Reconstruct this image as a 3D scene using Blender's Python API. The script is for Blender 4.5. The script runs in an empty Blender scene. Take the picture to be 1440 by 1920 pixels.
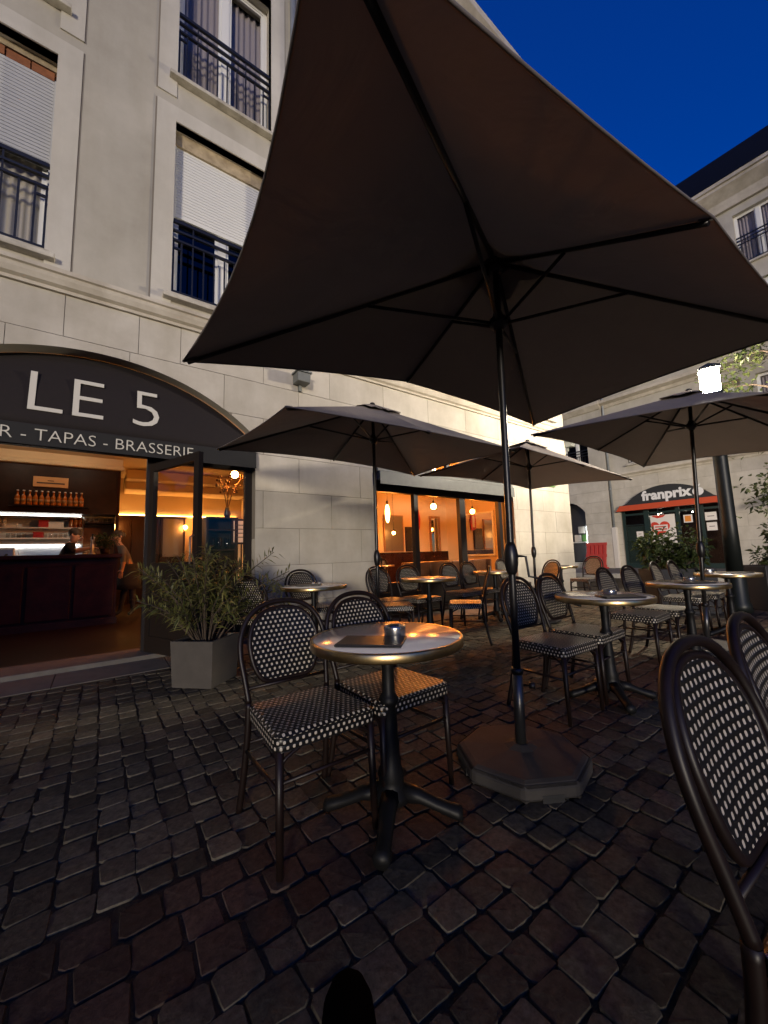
import bpy, bmesh, math, random
from mathutils import Vector, Matrix
random.seed(7)
R = math.radians
sc = bpy.context.scene
col = sc.collection

# ------------------------------------------------------------------ camera, sky, light
# world: X runs along the brasserie front, Y points into it, Z is up; the camera sits at (0,0,1.1)
CAM = Vector((0, 0, 1.1))
RIGHT = Vector((0.8062, -0.5908, -0.0320)).normalized()
FWD = Vector((0.5900, 0.7998, 0.1099)).normalized()
UP = RIGHT.cross(FWD).normalized()
RIGHT = FWD.cross(UP).normalized()
cd = bpy.data.cameras.new('camera')
cd.sensor_fit = 'HORIZONTAL'; cd.sensor_width = 36; cd.lens = 36 * 721 / 1440
cd.clip_start = 0.02; cd.clip_end = 600
cam = bpy.data.objects.new('camera', cd); col.objects.link(cam)
m = Matrix((RIGHT, UP, -FWD)).transposed().to_4x4(); m.translation = CAM
cam.matrix_world = m
sc.camera = cam

SUN_DIR = Vector((0.58, 0.81, -0.082)).normalized()       # direction the light travels
w = bpy.data.worlds.new('World'); sc.world = w; w.use_nodes = True
nt = w.node_tree; nt.nodes.clear()
sky = nt.nodes.new('ShaderNodeTexSky'); sky.sky_type = 'NISHITA'; sky.sun_disc = False
sky.sun_elevation = R(1.5); sky.sun_rotation = R(180 + 30); sky.ozone_density = 8.0; sky.air_density = 1.0; sky.dust_density = 0.2
hsv = nt.nodes.new('ShaderNodeHueSaturation'); hsv.inputs['Saturation'].default_value = 1.0
bg = nt.nodes.new('ShaderNodeBackground'); bg.inputs['Strength'].default_value = 0.15
out = nt.nodes.new('ShaderNodeOutputWorld')
nt.links.new(sky.outputs[0], hsv.inputs['Color']); nt.links.new(hsv.outputs[0], bg.inputs[0]); nt.links.new(bg.outputs[0], out.inputs[0])

sl = bpy.data.lights.new('sun', 'SUN'); sl.energy = 0.56; sl.angle = R(7); sl.color = (1.0, 0.87, 0.70)  # low sun added in place of street lamps out of view
so = bpy.data.objects.new('sun', sl); col.objects.link(so)
so.rotation_euler = SUN_DIR.to_track_quat('-Z', 'Y').to_euler(); so.location = (0, -20, 12)

sc.view_settings.view_transform = 'Standard'; sc.view_settings.look = 'None'
sc.view_settings.exposure = 1.85; sc.view_settings.gamma = 1.0; sc.view_settings.use_curve_mapping = False
sc.cycles.use_denoising = True
sc.cycles.max_bounces = 8; sc.cycles.diffuse_bounces = 4; sc.cycles.glossy_bounces = 3
sc.cycles.transparent_max_bounces = 12; sc.cycles.transmission_bounces = 4
sc.cycles.sample_clamp_indirect = 4.0
sc.cycles.caustics_reflective = False; sc.cycles.caustics_refractive = False

# ------------------------------------------------------------------ materials
MAT = {}
WEATHER = ('stone', 'render_wall', 'render_trim', 'cornice')
def new_mat(name):
    mt = bpy.data.materials.new(name); mt.use_nodes = True
    n = mt.node_tree; b = n.nodes['Principled BSDF']
    MAT[name] = mt
    return mt, n, b
def _noise_col(n, b, c, var, scale, detail=6, coord='Object', tint=None):
    tc = n.nodes.new('ShaderNodeTexCoord')
    nz = n.nodes.new('ShaderNodeTexNoise'); nz.inputs['Scale'].default_value = scale; nz.inputs['Detail'].default_value = detail
    nz.inputs['Roughness'].default_value = 0.65
    rp = n.nodes.new('ShaderNodeValToRGB')
    rp.color_ramp.elements[0].position = 0.28; rp.color_ramp.elements[1].position = 0.72
    t = tint or (1, 1, 1)
    rp.color_ramp.elements[0].color = (c[0]*(1-var)*t[0], c[1]*(1-var)*t[1], c[2]*(1-var)*t[2], 1)
    rp.color_ramp.elements[1].color = (min(1, c[0]*(1+var)), min(1, c[1]*(1+var)), min(1, c[2]*(1+var)), 1)
    n.links.new(tc.outputs[coord], nz.inputs['Vector']); n.links.new(nz.outputs['Fac'], rp.inputs[0])
    n.links.new(rp.outputs[0], b.inputs['Base Color'])
    return tc, nz, rp
def mat(name, c, rough=0.6, metal=0.0, var=0.0, scale=8.0, bump=0.0, bscale=60.0, bdist=0.01, spec=None, coord='Object', tint=None, rand=0.0):
    mt, n, b = new_mat(name)
    b.inputs['Base Color'].default_value = (*c, 1); b.inputs['Roughness'].default_value = rough; b.inputs['Metallic'].default_value = metal
    if spec is not None: b.inputs['Specular IOR Level'].default_value = spec
    if var: tc, nz, rp = _noise_col(n, b, c, var, scale, coord=coord, tint=tint)
    if rand:
        oi = n.nodes.new('ShaderNodeObjectInfo'); mr = n.nodes.new('ShaderNodeMapRange')
        mr.inputs['To Min'].default_value = 1 - rand; mr.inputs['To Max'].default_value = 1 + rand
        mx = n.nodes.new('ShaderNodeMix'); mx.data_type = 'RGBA'; mx.blend_type = 'MULTIPLY'; mx.inputs['Factor'].default_value = 1
        cb = n.nodes.new('ShaderNodeCombineColor')
        n.links.new(oi.outputs['Random'], mr.inputs['Value'])
        for k in range(3): n.links.new(mr.outputs[0], cb.inputs[k])
        if var: n.links.new(rp.outputs[0], mx.inputs['A'])
        else: mx.inputs['A'].default_value = (*c, 1)
        n.links.new(cb.outputs[0], mx.inputs['B']); n.links.new(mx.outputs['Result'], b.inputs['Base Color'])
    if name in WEATHER:      # rain streaks and soot: noise stretched down the wall
        geo = n.nodes.new('ShaderNodeNewGeometry'); mp = n.nodes.new('ShaderNodeMapping'); mp.inputs['Scale'].default_value = (2.6, 2.6, 0.55)
        st = n.nodes.new('ShaderNodeTexNoise'); st.inputs['Scale'].default_value = 1.0; st.inputs['Detail'].default_value = 7; st.inputs['Roughness'].default_value = 0.6
        rr = n.nodes.new('ShaderNodeValToRGB'); rr.color_ramp.elements[0].position = 0.30; rr.color_ramp.elements[1].position = 0.58
        rr.color_ramp.elements[0].color = (0.87, 0.86, 0.83, 1); rr.color_ramp.elements[1].color = (1, 1, 1, 1)
        big = n.nodes.new('ShaderNodeTexNoise'); big.inputs['Scale'].default_value = 0.5; big.inputs['Detail'].default_value = 5
        r3 = n.nodes.new('ShaderNodeValToRGB'); r3.color_ramp.elements[0].position = 0.35; r3.color_ramp.elements[1].position = 0.65
        r3.color_ramp.elements[0].color = (0.86, 0.85, 0.82, 1); r3.color_ramp.elements[1].color = (1.04, 1.03, 1.0, 1)
        m1 = n.nodes.new('ShaderNodeMix'); m1.data_type = 'RGBA'; m1.blend_type = 'MULTIPLY'; m1.inputs['Factor'].default_value = 1
        m2 = n.nodes.new('ShaderNodeMix'); m2.data_type = 'RGBA'; m2.blend_type = 'MULTIPLY'; m2.inputs['Factor'].default_value = 1
        src_ = b.inputs['Base Color'].links[0].from_socket
        n.links.new(geo.outputs['Position'], mp.inputs['Vector']); n.links.new(mp.outputs[0], st.inputs['Vector']); n.links.new(geo.outputs['Position'], big.inputs['Vector'])
        n.links.new(st.outputs['Fac'], rr.inputs[0]); n.links.new(big.outputs['Fac'], r3.inputs[0])
        n.links.new(src_, m1.inputs['A']); n.links.new(rr.outputs[0], m1.inputs['B']); n.links.new(m1.outputs['Result'], m2.inputs['A']); n.links.new(r3.outputs[0], m2.inputs['B']); n.links.new(m2.outputs['Result'], b.inputs['Base Color'])
    if bump:
        tc2 = n.nodes.new('ShaderNodeTexCoord'); nb = n.nodes.new('ShaderNodeTexNoise')
        nb.inputs['Scale'].default_value = bscale; nb.inputs['Detail'].default_value = 8
        bp = n.nodes.new('ShaderNodeBump'); bp.inputs['Strength'].default_value = bump; bp.inputs['Distance'].default_value = bdist
        n.links.new(tc2.outputs[coord], nb.inputs['Vector']); n.links.new(nb.outputs['Fac'], bp.inputs['Height']); n.links.new(bp.outputs[0], b.inputs['Normal'])
    return mt
def emit(name, c, s):
    mt, n, b = new_mat(name)
    b.inputs['Base Color'].default_value = (0.02, 0.02, 0.02, 1)
    b.inputs['Emission Color'].default_value = (*c, 1); b.inputs['Emission Strength'].default_value = s
    return mt
def glass(name, tint=(1, 1, 1), base=0.04, rough=0.0):
    mt, n, b = new_mat(name); n.nodes.remove(b)
    o = n.nodes['Material Output']
    tr = n.nodes.new('ShaderNodeBsdfTransparent'); tr.inputs[0].default_value = (*tint, 1)
    gl = n.nodes.new('ShaderNodeBsdfGlossy'); gl.inputs['Roughness'].default_value = rough
    fr = n.nodes.new('ShaderNodeLayerWeight'); fr.inputs['Blend'].default_value = 0.5
    pw = n.nodes.new('ShaderNodeMath'); pw.operation = 'POWER'; pw.inputs[1].default_value = 5.0
    ad = n.nodes.new('ShaderNodeMath'); ad.operation = 'MULTIPLY_ADD'; ad.inputs[1].default_value = 0.9; ad.inputs[2].default_value = base; ad.use_clamp = True
    n.links.new(fr.outputs['Facing'], pw.inputs[0])
    mx = n.nodes.new('ShaderNodeMixShader')
    n.links.new(pw.outputs[0], ad.inputs[0]); n.links.new(ad.outputs[0], mx.inputs[0]); n.links.new(tr.outputs[0], mx.inputs[1]); n.links.new(gl.outputs[0], mx.inputs[2])
    n.links.new(mx.outputs[0], o.inputs[0])
    return mt

mat('stone', (0.53, 0.50, 0.445), 0.85, var=0.12, scale=2.2, bump=0.12, bscale=90, bdist=0.004, coord='Object', tint=(0.98, 0.96, 0.92), rand=0.07)
mat('joint', (0.24, 0.21, 0.17), 0.95)
mat('render_wall', (0.50, 0.475, 0.42), 0.9, var=0.09, scale=1.3, bump=0.25, bscale=220, bdist=0.003, tint=(0.93, 0.92, 0.9))
mat('render_trim', (0.60, 0.575, 0.52), 0.85, var=0.07, scale=2.0, bump=0.12, bscale=160, bdist=0.003)
mat('cornice', (0.56, 0.52, 0.45), 0.85, var=0.14, scale=3.0, tint=(0.9, 0.87, 0.82), bump=0.12, bscale=120, bdist=0.003)
mat('sill_stone', (0.50, 0.47, 0.40), 0.9, var=0.25, scale=5, tint=(0.75, 0.72, 0.68))
mat('beige_box', (0.42, 0.34, 0.22), 0.8, var=0.25, scale=7, tint=(0.7, 0.65, 0.6))
mat('peeled_brick', (0.32, 0.12, 0.05), 0.9, var=0.3, scale=9, rand=0.3)
mat('pvc_white', (0.75, 0.75, 0.72), 0.45)
mat('shutter', (0.70, 0.70, 0.66), 0.5)
mat('shutter_grey', (0.52, 0.52, 0.50), 0.6, var=0.06, scale=3)
mat('curtain', (0.32, 0.31, 0.36), 0.9)
mat('curtain_pale', (0.5, 0.5, 0.48), 0.9)
mat('black_metal', (0.012, 0.012, 0.014), 0.4, 0.0, bump=0.05, bscale=150, bdist=0.001)
mat('frame_dark', (0.014, 0.010, 0.008), 0.5, spec=0.3)
mat('zinc', (0.26, 0.28, 0.29), 0.55, 0.3, var=0.15, scale=4)
mat('pipe_white', (0.62, 0.58, 0.52), 0.6)
mat('awning', (0.010, 0.0055, 0.005), 0.85, var=0.2, scale=30)
mat('valance', (0.011, 0.0105, 0.010), 0.8)
mat('letter', (0.62, 0.59, 0.50), 0.6)
mat('wood_red', (0.024, 0.005, 0.003), 0.5, spec=0.2, var=0.45, scale=5, tint=(0.7, 0.6, 0.5))
mat('wood_dark', (0.022, 0.008, 0.004), 0.5, spec=0.25, var=0.4, scale=6)
mat('wood_warm', (0.32, 0.15, 0.05), 0.45, var=0.3, scale=8)
mat('leather', (0.14, 0.055, 0.022), 0.45, var=0.2, scale=12, bump=0.1, bscale=200, bdist=0.002)
mat('cream', (0.62, 0.48, 0.30), 0.85, var=0.05, scale=2)
mat('ceil', (0.64, 0.50, 0.31), 0.85)
mat('floor_in', (0.018, 0.007, 0.004), 0.42, spec=0.3, var=0.3, scale=5)
mat('steel', (0.55, 0.55, 0.55), 0.32, 0.9)
mat('mirror', (0.62, 0.60, 0.58), 0.03, 1.0)
mat('steel_dull', (0.20, 0.19, 0.18), 0.45, 0.7)
mat('white', (0.75, 0.74, 0.72), 0.5)
mat('red', (0.45, 0.03, 0.03), 0.5)
mat('red_plastic', (0.45, 0.05, 0.035), 0.55, var=0.15, scale=6)
mat('amber', (0.35, 0.10, 0.015), 0.12)
mat('paper', (0.72, 0.68, 0.62), 0.8)
mat('plaque', (0.55, 0.30, 0.12), 0.6)
mat('ink', (0.05, 0.03, 0.025), 0.7)
mat('chalk', (0.02, 0.018, 0.016), 0.6, var=0.6, scale=25)
mat('skin', (0.50, 0.28, 0.19), 0.5)
mat('hair', (0.035, 0.022, 0.015), 0.6)
mat('cloth_black', (0.012, 0.012, 0.013), 0.85)
mat('cloth_grey', (0.16, 0.15, 0.145), 0.85)
mat('cloth_slate', (0.035, 0.038, 0.045), 0.85)
mat('shoe', (0.001, 0.001, 0.001), 0.9, spec=0.02)
mat('rattan', (0.0100, 0.0050, 0.0038), 0.44, spec=0.35, var=0.4, scale=14)
mat('iron', (0.006, 0.006, 0.006), 0.5, 0.0, spec=0.25, bump=0.1, bscale=180, bdist=0.001)
mat('table_top', (0.74, 0.69, 0.62), 0.27, var=0.05, scale=9, spec=0.6)
mat('brass', (0.62, 0.44, 0.20), 0.30, 1.0, var=0.25, scale=14)
mat('menu', (0.014, 0.012, 0.012), 0.42)
mat('ash_metal', (0.50, 0.49, 0.47), 0.25, 0.95)
mat('ash', (0.06, 0.055, 0.05), 0.95, var=0.5, scale=80)
mat('pole', (0.008, 0.007, 0.007), 0.36, 0.0)
mat('socket', (0.10, 0.10, 0.10), 0.35, 0.85)
mat('base_grey', (0.034, 0.030, 0.027), 0.8, var=0.25, scale=9, bump=0.2, bscale=120, bdist=0.003)
mat('planter', (0.072, 0.063, 0.053), 0.8, var=0.18, scale=6, bump=0.15, bscale=140, bdist=0.003)
mat('planter_black', (0.014, 0.014, 0.015), 0.6)
mat('soil', (0.03, 0.02, 0.012), 1.0, var=0.4, scale=40)
mat('bark', (0.07, 0.05, 0.035), 0.95, var=0.4, scale=30, bump=0.5, bscale=60, bdist=0.01)
mat('ground', (0.056, 0.045, 0.030), 0.95, spec=0.1, var=0.35, scale=18, bump=0.5, bscale=150, bdist=0.01)
mat('slab', (0.12, 0.108, 0.092), 0.85, var=0.22, scale=6, bump=0.25, bscale=150, bdist=0.004)
mat('kerb', (0.30, 0.285, 0.26), 0.85, var=0.2, scale=9, bump=0.3, bscale=120, bdist=0.004, rand=0.1)
mat('slate_roof', (0.006, 0.006, 0.006), 0.8, spec=0.1, var=0.3, scale=6)
mat('fp_awning', (0.020, 0.021, 0.022), 0.75)
mat('fp_orange', (0.55, 0.075, 0.02), 0.6)
mat('fp_green', (0.018, 0.034, 0.032), 0.35)
mat('poster', (0.75, 0.70, 0.64), 0.6)
mat('poster_red', (0.60, 0.045, 0.02), 0.6)
mat('poster_orange', (0.75, 0.25, 0.03), 0.6)
mat('post_green', (0.012, 0.015, 0.013), 0.45, 0.2, bump=0.1, bscale=60, bdist=0.003)
mat('greybox', (0.16, 0.17, 0.16), 0.6, var=0.1, scale=10)
mat('sign_green', (0.10, 0.22, 0.06), 0.5)
glass('glass', (0.97, 0.95, 0.92), 0.022)
glass('glass_dark', (0.10, 0.10, 0.13), 0.05)
glass('glass_clear', (0.95, 0.95, 0.95), 0.06)
emit('lantern', (1.0, 0.86, 0.66), 400.0)
emit('bulb', (1.0, 0.50, 0.13), 30.0)
emit('tube_lamp', (1.0, 0.50, 0.14), 9.0)
emit('led', (1.0, 0.95, 0.88), 5.0)
emit('led_cool', (0.85, 0.95, 1.0), 5.0)
emit('spot_dot', (1.0, 0.9, 0.75), 16.0)
emit('amber_dot', (1.0, 0.55, 0.12), 10.0)

def cobble_mat(name, c, var):
    mt, n, b = new_mat(name)
    tc = n.nodes.new('ShaderNodeTexCoord'); geo = n.nodes.new('ShaderNodeNewGeometry')
    nz = n.nodes.new('ShaderNodeTexNoise'); nz.inputs['Scale'].default_value = 42; nz.inputs['Detail'].default_value = 9; nz.inputs['Roughness'].default_value = 0.7
    big = n.nodes.new('ShaderNodeTexNoise'); big.inputs['Scale'].default_value = 1.4; big.inputs['Detail'].default_value = 3
    rp = n.nodes.new('ShaderNodeValToRGB'); rp.color_ramp.elements[0].position = 0.3; rp.color_ramp.elements[1].position = 0.72
    rp.color_ramp.elements[0].color = (*(k*(1-var) for k in c), 1); rp.color_ramp.elements[1].color = (*(k*(1+var) for k in c), 1)
    isl = n.nodes.new('ShaderNodeMapRange'); isl.inputs['To Min'].default_value = 0.62; isl.inputs['To Max'].default_value = 1.4
    oi = n.nodes.new('ShaderNodeObjectInfo'); add = n.nodes.new('ShaderNodeMath'); add.operation = 'ADD'
    fr = n.nodes.new('ShaderNodeMath'); fr.operation = 'FRACT'
    n.links.new(geo.outputs['Random Per Island'], add.inputs[0]); n.links.new(oi.outputs['Random'], add.inputs[1]); n.links.new(add.outputs[0], fr.inputs[0])
    n.links.new(fr.outputs[0], isl.inputs['Value'])
    bm_ = n.nodes.new('ShaderNodeMapRange'); bm_.inputs['To Min'].default_value = 0.7; bm_.inputs['To Max'].default_value = 1.3
    n.links.new(geo.outputs['Position'], nz.inputs['Vector']); n.links.new(geo.outputs['Position'], big.inputs['Vector'])
    n.links.new(big.outputs['Fac'], bm_.inputs['Value'])
    mu = n.nodes.new('ShaderNodeMath'); mu.operation = 'MULTIPLY'
    n.links.new(isl.outputs[0], mu.inputs[0]); n.links.new(bm_.outputs[0], mu.inputs[1])
    vm = n.nodes.new('ShaderNodeVectorMath'); vm.operation = 'SCALE'
    n.links.new(nz.outputs['Fac'], rp.inputs[0]); n.links.new(rp.outputs[0], vm.inputs[0]); n.links.new(mu.outputs[0], vm.inputs['Scale'])
    n.links.new(vm.outputs[0], b.inputs['Base Color'])
    b.inputs['Roughness'].default_value = 0.74; b.inputs['Specular IOR Level'].default_value = 0.15
    bp = n.nodes.new('ShaderNodeBump'); bp.inputs['Strength'].default_value = 0.55; bp.inputs['Distance'].default_value = 0.006
    n.links.new(nz.outputs['Fac'], bp.inputs['Height']); n.links.new(bp.outputs[0], b.inputs['Normal'])
    return mt
cobble_mat('cobble', (0.088, 0.075, 0.053), 0.52)
cobble_mat('cobble_red', (0.068, 0.046, 0.034), 0.5)

def weave_mat():
    mt, n, b = new_mat('weave')
    N, L = n.nodes, n.links
    def mth(op, a=None, bv=None, ca=None, cb=None):
        k = N.new('ShaderNodeMath'); k.operation = op
        if a is not None: k.inputs[0].default_value = a
        if bv is not None: k.inputs[1].default_value = bv
        if ca is not None: L.new(ca, k.inputs[0])
        if cb is not None: L.new(cb, k.inputs[1])
        return k.outputs[0]
    uv = N.new('ShaderNodeUVMap'); uv.uv_map = 'UVMap'
    sp = N.new('ShaderNodeSeparateXYZ'); L.new(uv.outputs[0], sp.inputs[0])
    u = mth('DIVIDE', None, 0.0245, sp.outputs[0]); v = mth('DIVIDE', None, 0.0205, sp.outputs[1])
    row = mth('FLOOR', ca=v); par = mth('MODULO', None, 2.0, row); half = mth('MULTIPLY', None, 0.5, par)
    par_abs = mth('ABSOLUTE', ca=half)
    u2 = mth('ADD', ca=u, cb=par_abs)
    fu = mth('SUBTRACT', None, 0.5, mth('FRACT', ca=u2)); fv = mth('SUBTRACT', None, 0.5, mth('FRACT', ca=v))
    au = mth('POWER', None, 3.0, mth('DIVIDE', None, 0.22, mth('ABSOLUTE', ca=fu)))
    av = mth('POWER', None, 3.0, mth('DIVIDE', None, 0.30, mth('ABSOLUTE', ca=fv)))
    d = mth('ADD', ca=au, cb=av)
    mr = N.new('ShaderNodeMapRange'); mr.inputs['From Min'].default_value = 0.75; mr.inputs['From Max'].default_value = 1.15
    mr.inputs['To Min'].default_value = 1.0; mr.inputs['To Max'].default_value = 0.0; L.new(d, mr.inputs['Value'])
    nz = N.new('ShaderNodeTexNoise'); nz.inputs['Scale'].default_value = 40; L.new(uv.outputs[0], nz.inputs['Vector'])
    nr = N.new('ShaderNodeMapRange'); nr.inputs['To Min'].default_value = 0.6; nr.inputs['To Max'].default_value = 1.2; L.new(nz.outputs['Fac'], nr.inputs['Value'])
    fac = mth('MULTIPLY', ca=mr.outputs[0], cb=nr.outputs[0])
    mx = N.new('ShaderNodeMix'); mx.data_type = 'RGBA'; mx.inputs['A'].default_value = (0.008, 0.0075, 0.007, 1); mx.inputs['B'].default_value = (0.60, 0.53, 0.42, 1)
    L.new(fac, mx.inputs['Factor']); L.new(mx.outputs['Result'], b.inputs['Base Color'])
    b.inputs['Roughness'].default_value = 0.38
    # woven relief: dots bulge, black strands ridge between them
    st = mth('ABSOLUTE', ca=mth('SINE', ca=mth('MULTIPLY', None, math.pi, v)))
    hh = mth('ADD', ca=mr.outputs[0], cb=mth('MULTIPLY', None, 0.5, st))
    bp = N.new('ShaderNodeBump'); bp.inputs['Strength'].default_value = 0.8; bp.inputs['Distance'].default_value = 0.004
    L.new(hh, bp.inputs['Height']); L.new(bp.outputs[0], b.inputs['Normal'])
weave_mat()
for nm_ in ('table_top',):
    b_ = MAT[nm_].node_tree.nodes['Principled BSDF']; b_.inputs['Coat Weight'].default_value = 0.8; b_.inputs['Coat Roughness'].default_value = 0.16

def fabric(name, c, trans=0.25):
    mt, n, b = new_mat(name); b.inputs['Roughness'].default_value = 0.8
    _noise_col(n, b, c, 0.08, 3.0)
    tl = n.nodes.new('ShaderNodeBsdfTranslucent'); tl.inputs[0].default_value = (c[0]*1.25, c[1]*1.12, c[2]*1.0, 1)
    mx = n.nodes.new('ShaderNodeMixShader'); mx.inputs[0].default_value = trans
    tcw = n.nodes.new('ShaderNodeTexCoord'); wn_ = n.nodes.new('ShaderNodeTexNoise'); wn_.inputs['Scale'].default_value = 2.6; wn_.inputs['Detail'].default_value = 4; wn_.inputs['Distortion'].default_value = 0.8
    bw_ = n.nodes.new('ShaderNodeBump'); bw_.inputs['Strength'].default_value = 0.35; bw_.inputs['Distance'].default_value = 0.05
    n.links.new(tcw.outputs['Object'], wn_.inputs['Vector']); n.links.new(wn_.outputs['Fac'], bw_.inputs['Height'])
    tc = n.nodes.new('ShaderNodeTexCoord'); wv = n.nodes.new('ShaderNodeTexNoise'); wv.inputs['Scale'].default_value = 500; wv.inputs['Detail'].default_value = 2
    bp = n.nodes.new('ShaderNodeBump'); bp.inputs['Strength'].default_value = 0.25; bp.inputs['Distance'].default_value = 0.002
    n.links.new(tc.outputs['Object'], wv.inputs['Vector']); n.links.new(wv.outputs['Fac'], bp.inputs['Height']); n.links.new(bw_.outputs[0], bp.inputs['Normal']); n.links.new(bp.outputs[0], b.inputs['Normal'])
    n.links.new(b.outputs[0], mx.inputs[1]); n.links.new(tl.outputs[0], mx.inputs[2]); n.links.new(mx.outputs[0], n.nodes['Material Output'].inputs[0])
fabric('canopy', (0.175, 0.150, 0.138), 0.055)

def leaf_mat(name, c, c2):
    mt, n, b = new_mat(name)
    geo = n.nodes.new('ShaderNodeNewGeometry'); rp = n.nodes.new('ShaderNodeValToRGB')
    rp.color_ramp.elements[0].color = (*c, 1); rp.color_ramp.elements[1].color = (*c2, 1)
    n.links.new(geo.outputs['Random Per Island'], rp.inputs[0]); n.links.new(rp.outputs[0], b.inputs['Base Color'])
    b.inputs['Roughness'].default_value = 0.5
    tl = n.nodes.new('ShaderNodeBsdfTranslucent'); n.links.new(rp.outputs[0], tl.inputs[0])
    mx = n.nodes.new('ShaderNodeMixShader'); mx.inputs[0].default_value = 0.25
    n.links.new(b.outputs[0], mx.inputs[1]); n.links.new(tl.outputs[0], mx.inputs[2]); n.links.new(mx.outputs[0], n.nodes['Material Output'].inputs[0])
leaf_mat('leaf_oleander', (0.06, 0.072, 0.016), (0.20, 0.19, 0.06))
leaf_mat('leaf_bush', (0.030, 0.050, 0.014), (0.085, 0.11, 0.03))
leaf_mat('leaf_tree', (0.022, 0.036, 0.010), (0.07, 0.085, 0.022))
leaf_mat('leaf_red', (0.10, 0.035, 0.02), (0.16, 0.10, 0.05))

# ------------------------------------------------------------------ mesh helpers
class MB:
    def __init__(s): s.v = []; s.f = []; s.sm = []; s.uv = {}
    def add(s, vs, fs, smooth=False, uvs=None):
        o = len(s.v); s.v += [tuple(p) for p in vs]
        for i, f in enumerate(fs):
            if uvs: s.uv[len(s.f)] = uvs[i]
            s.f.append(tuple(o + k for k in f)); s.sm.append(smooth)
        return s
    def box(s, x0, x1, y0, y1, z0, z1):
        vs = [(x, y, z) for z in (z0, z1) for y in (y0, y1) for x in (x0, x1)]
        return s.add(vs, [(0, 2, 3, 1), (4, 5, 7, 6), (0, 1, 5, 4), (2, 6, 7, 3), (0, 4, 6, 2), (1, 3, 7, 5)])
    def obox(s, c, ax, ay, az):
        c = Vector(c); ax = Vector(ax); ay = Vector(ay); az = Vector(az)
        vs = [c + ax*i + ay*j + az*k for k in (-1, 1) for j in (-1, 1) for i in (-1, 1)]
        return s.add(vs, [(0, 2, 3, 1), (4, 5, 7, 6), (0, 1, 5, 4), (2, 6, 7, 3), (0, 4, 6, 2), (1, 3, 7, 5)])
    def tube(s, pts, r, n=8, closed=False, caps=True):
        pts = [Vector(p) for p in pts]; k = len(pts)
        rs = r if isinstance(r, (list, tuple)) else [r] * k
        vs = []; prev = None
        for i, p in enumerate(pts):
            a = pts[(i-1) % k] if (closed or i > 0) else p
            b = pts[(i+1) % k] if (closed or i < k-1) else p
            t = (b - a).normalized() if (b - a).length > 1e-9 else Vector((0, 0, 1))
            if prev is None:
                u = t.orthogonal().normalized()
            else:
                u = (prev - t * prev.dot(t))
                u = u.normalized() if u.length > 1e-6 else t.orthogonal().normalized()
            prev = u; q = t.cross(u)
            for j in range(n):
                a_ = 2 * math.pi * j / n
                vs.append(p + (u * math.cos(a_) + q * math.sin(a_)) * rs[i])
        fs = []
        for i in range(k if closed else k - 1):
            for j in range(n):
                i2 = (i + 1) % k; j2 = (j + 1) % n
                fs.append((i*n + j, i*n + j2, i2*n + j2, i2*n + j))
        s.add(vs, fs, True)
        if caps and not closed:
            o = len(s.v) - k * n
            s.f.append(tuple(o + j for j in reversed(range(n)))); s.sm.append(False)
            s.f.append(tuple(o + (k-1)*n + j for j in range(n))); s.sm.append(False)
        return s
    def lathe(s, prof, n=20, c=(0, 0, 0), smooth=True, top=True):
        vs = []; fs = []; k = len(prof)
        for r, z in prof:
            for j in range(n):
                a = 2*math.pi*j/n; vs.append((c[0] + r*math.cos(a), c[1] + r*math.sin(a), c[2] + z))
        for i in range(k-1):
            for j in range(n):
                j2 = (j+1) % n; fs.append((i*n+j, i*n+j2, (i+1)*n+j2, (i+1)*n+j))
        s.add(vs, fs, smooth)
        o = len(s.v) - k*n
        if prof[0][0] > 1e-5: s.f.append(tuple(o+j for j in reversed(range(n)))); s.sm.append(False)
        if top and prof[-1][0] > 1e-5: s.f.append(tuple(o+(k-1)*n+j for j in range(n))); s.sm.append(False)
        return s
    def sphere(s, c, r, n=12, m=8, sc_=(1, 1, 1)):
        prof = [(math.sin(math.pi*i/m), -math.cos(math.pi*i/m)) for i in range(m+1)]
        vs = []; fs = []
        for a_, z in prof:
            for j in range(n):
                a = 2*math.pi*j/n; vs.append((c[0]+r*sc_[0]*a_*math.cos(a), c[1]+r*sc_[1]*a_*math.sin(a), c[2]+r*sc_[2]*z))
        for i in range(m):
            for j in range(n):
                j2 = (j+1) % n; fs.append((i*n+j, i*n+j2, (i+1)*n+j2, (i+1)*n+j))
        return s.add(vs, fs, True)
    def prism(s, poly, y0, y1):
        """polygon of (x, z) extruded from y0 (front) to y1 (back)"""
        k = len(poly)
        vs = [(x, y0, z) for x, z in poly] + [(x, y1, z) for x, z in poly]
        fs = [tuple(range(k)), tuple(reversed(range(k, 2*k)))] + [(i, i+k, (i+1) % k + k, (i+1) % k) for i in range(k)]
        return s.add(vs, fs)
    def mesh(s, name):
        me = bpy.data.meshes.new(name); me.from_pydata(s.v, [], s.f)
        me.polygons.foreach_set('use_smooth', s.sm)
        if s.uv:
            ul = me.uv_layers.new(name='UVMap')
            for pi, uvs in s.uv.items():
                for li, q in zip(me.polygons[pi].loop_indices, uvs): ul.data[li].uv = q
        me.update(); return me
def fixn(me):
    b = bmesh.new(); b.from_mesh(me); bmesh.ops.recalc_face_normals(b, faces=b.faces); b.to_mesh(me); b.free()
def bevel_mesh(me, w_, seg=2, ang=40):
    b = bmesh.new(); b.from_mesh(me); bmesh.ops.recalc_face_normals(b, faces=b.faces)
    es = [e for e in b.edges if len(e.link_faces) == 2 and e.calc_face_angle(0) > R(ang)]
    bmesh.ops.bevel(b, geom=es, offset=w_, segments=seg, affect='EDGES', profile=0.5)
    b.to_mesh(me); b.free()
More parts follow.
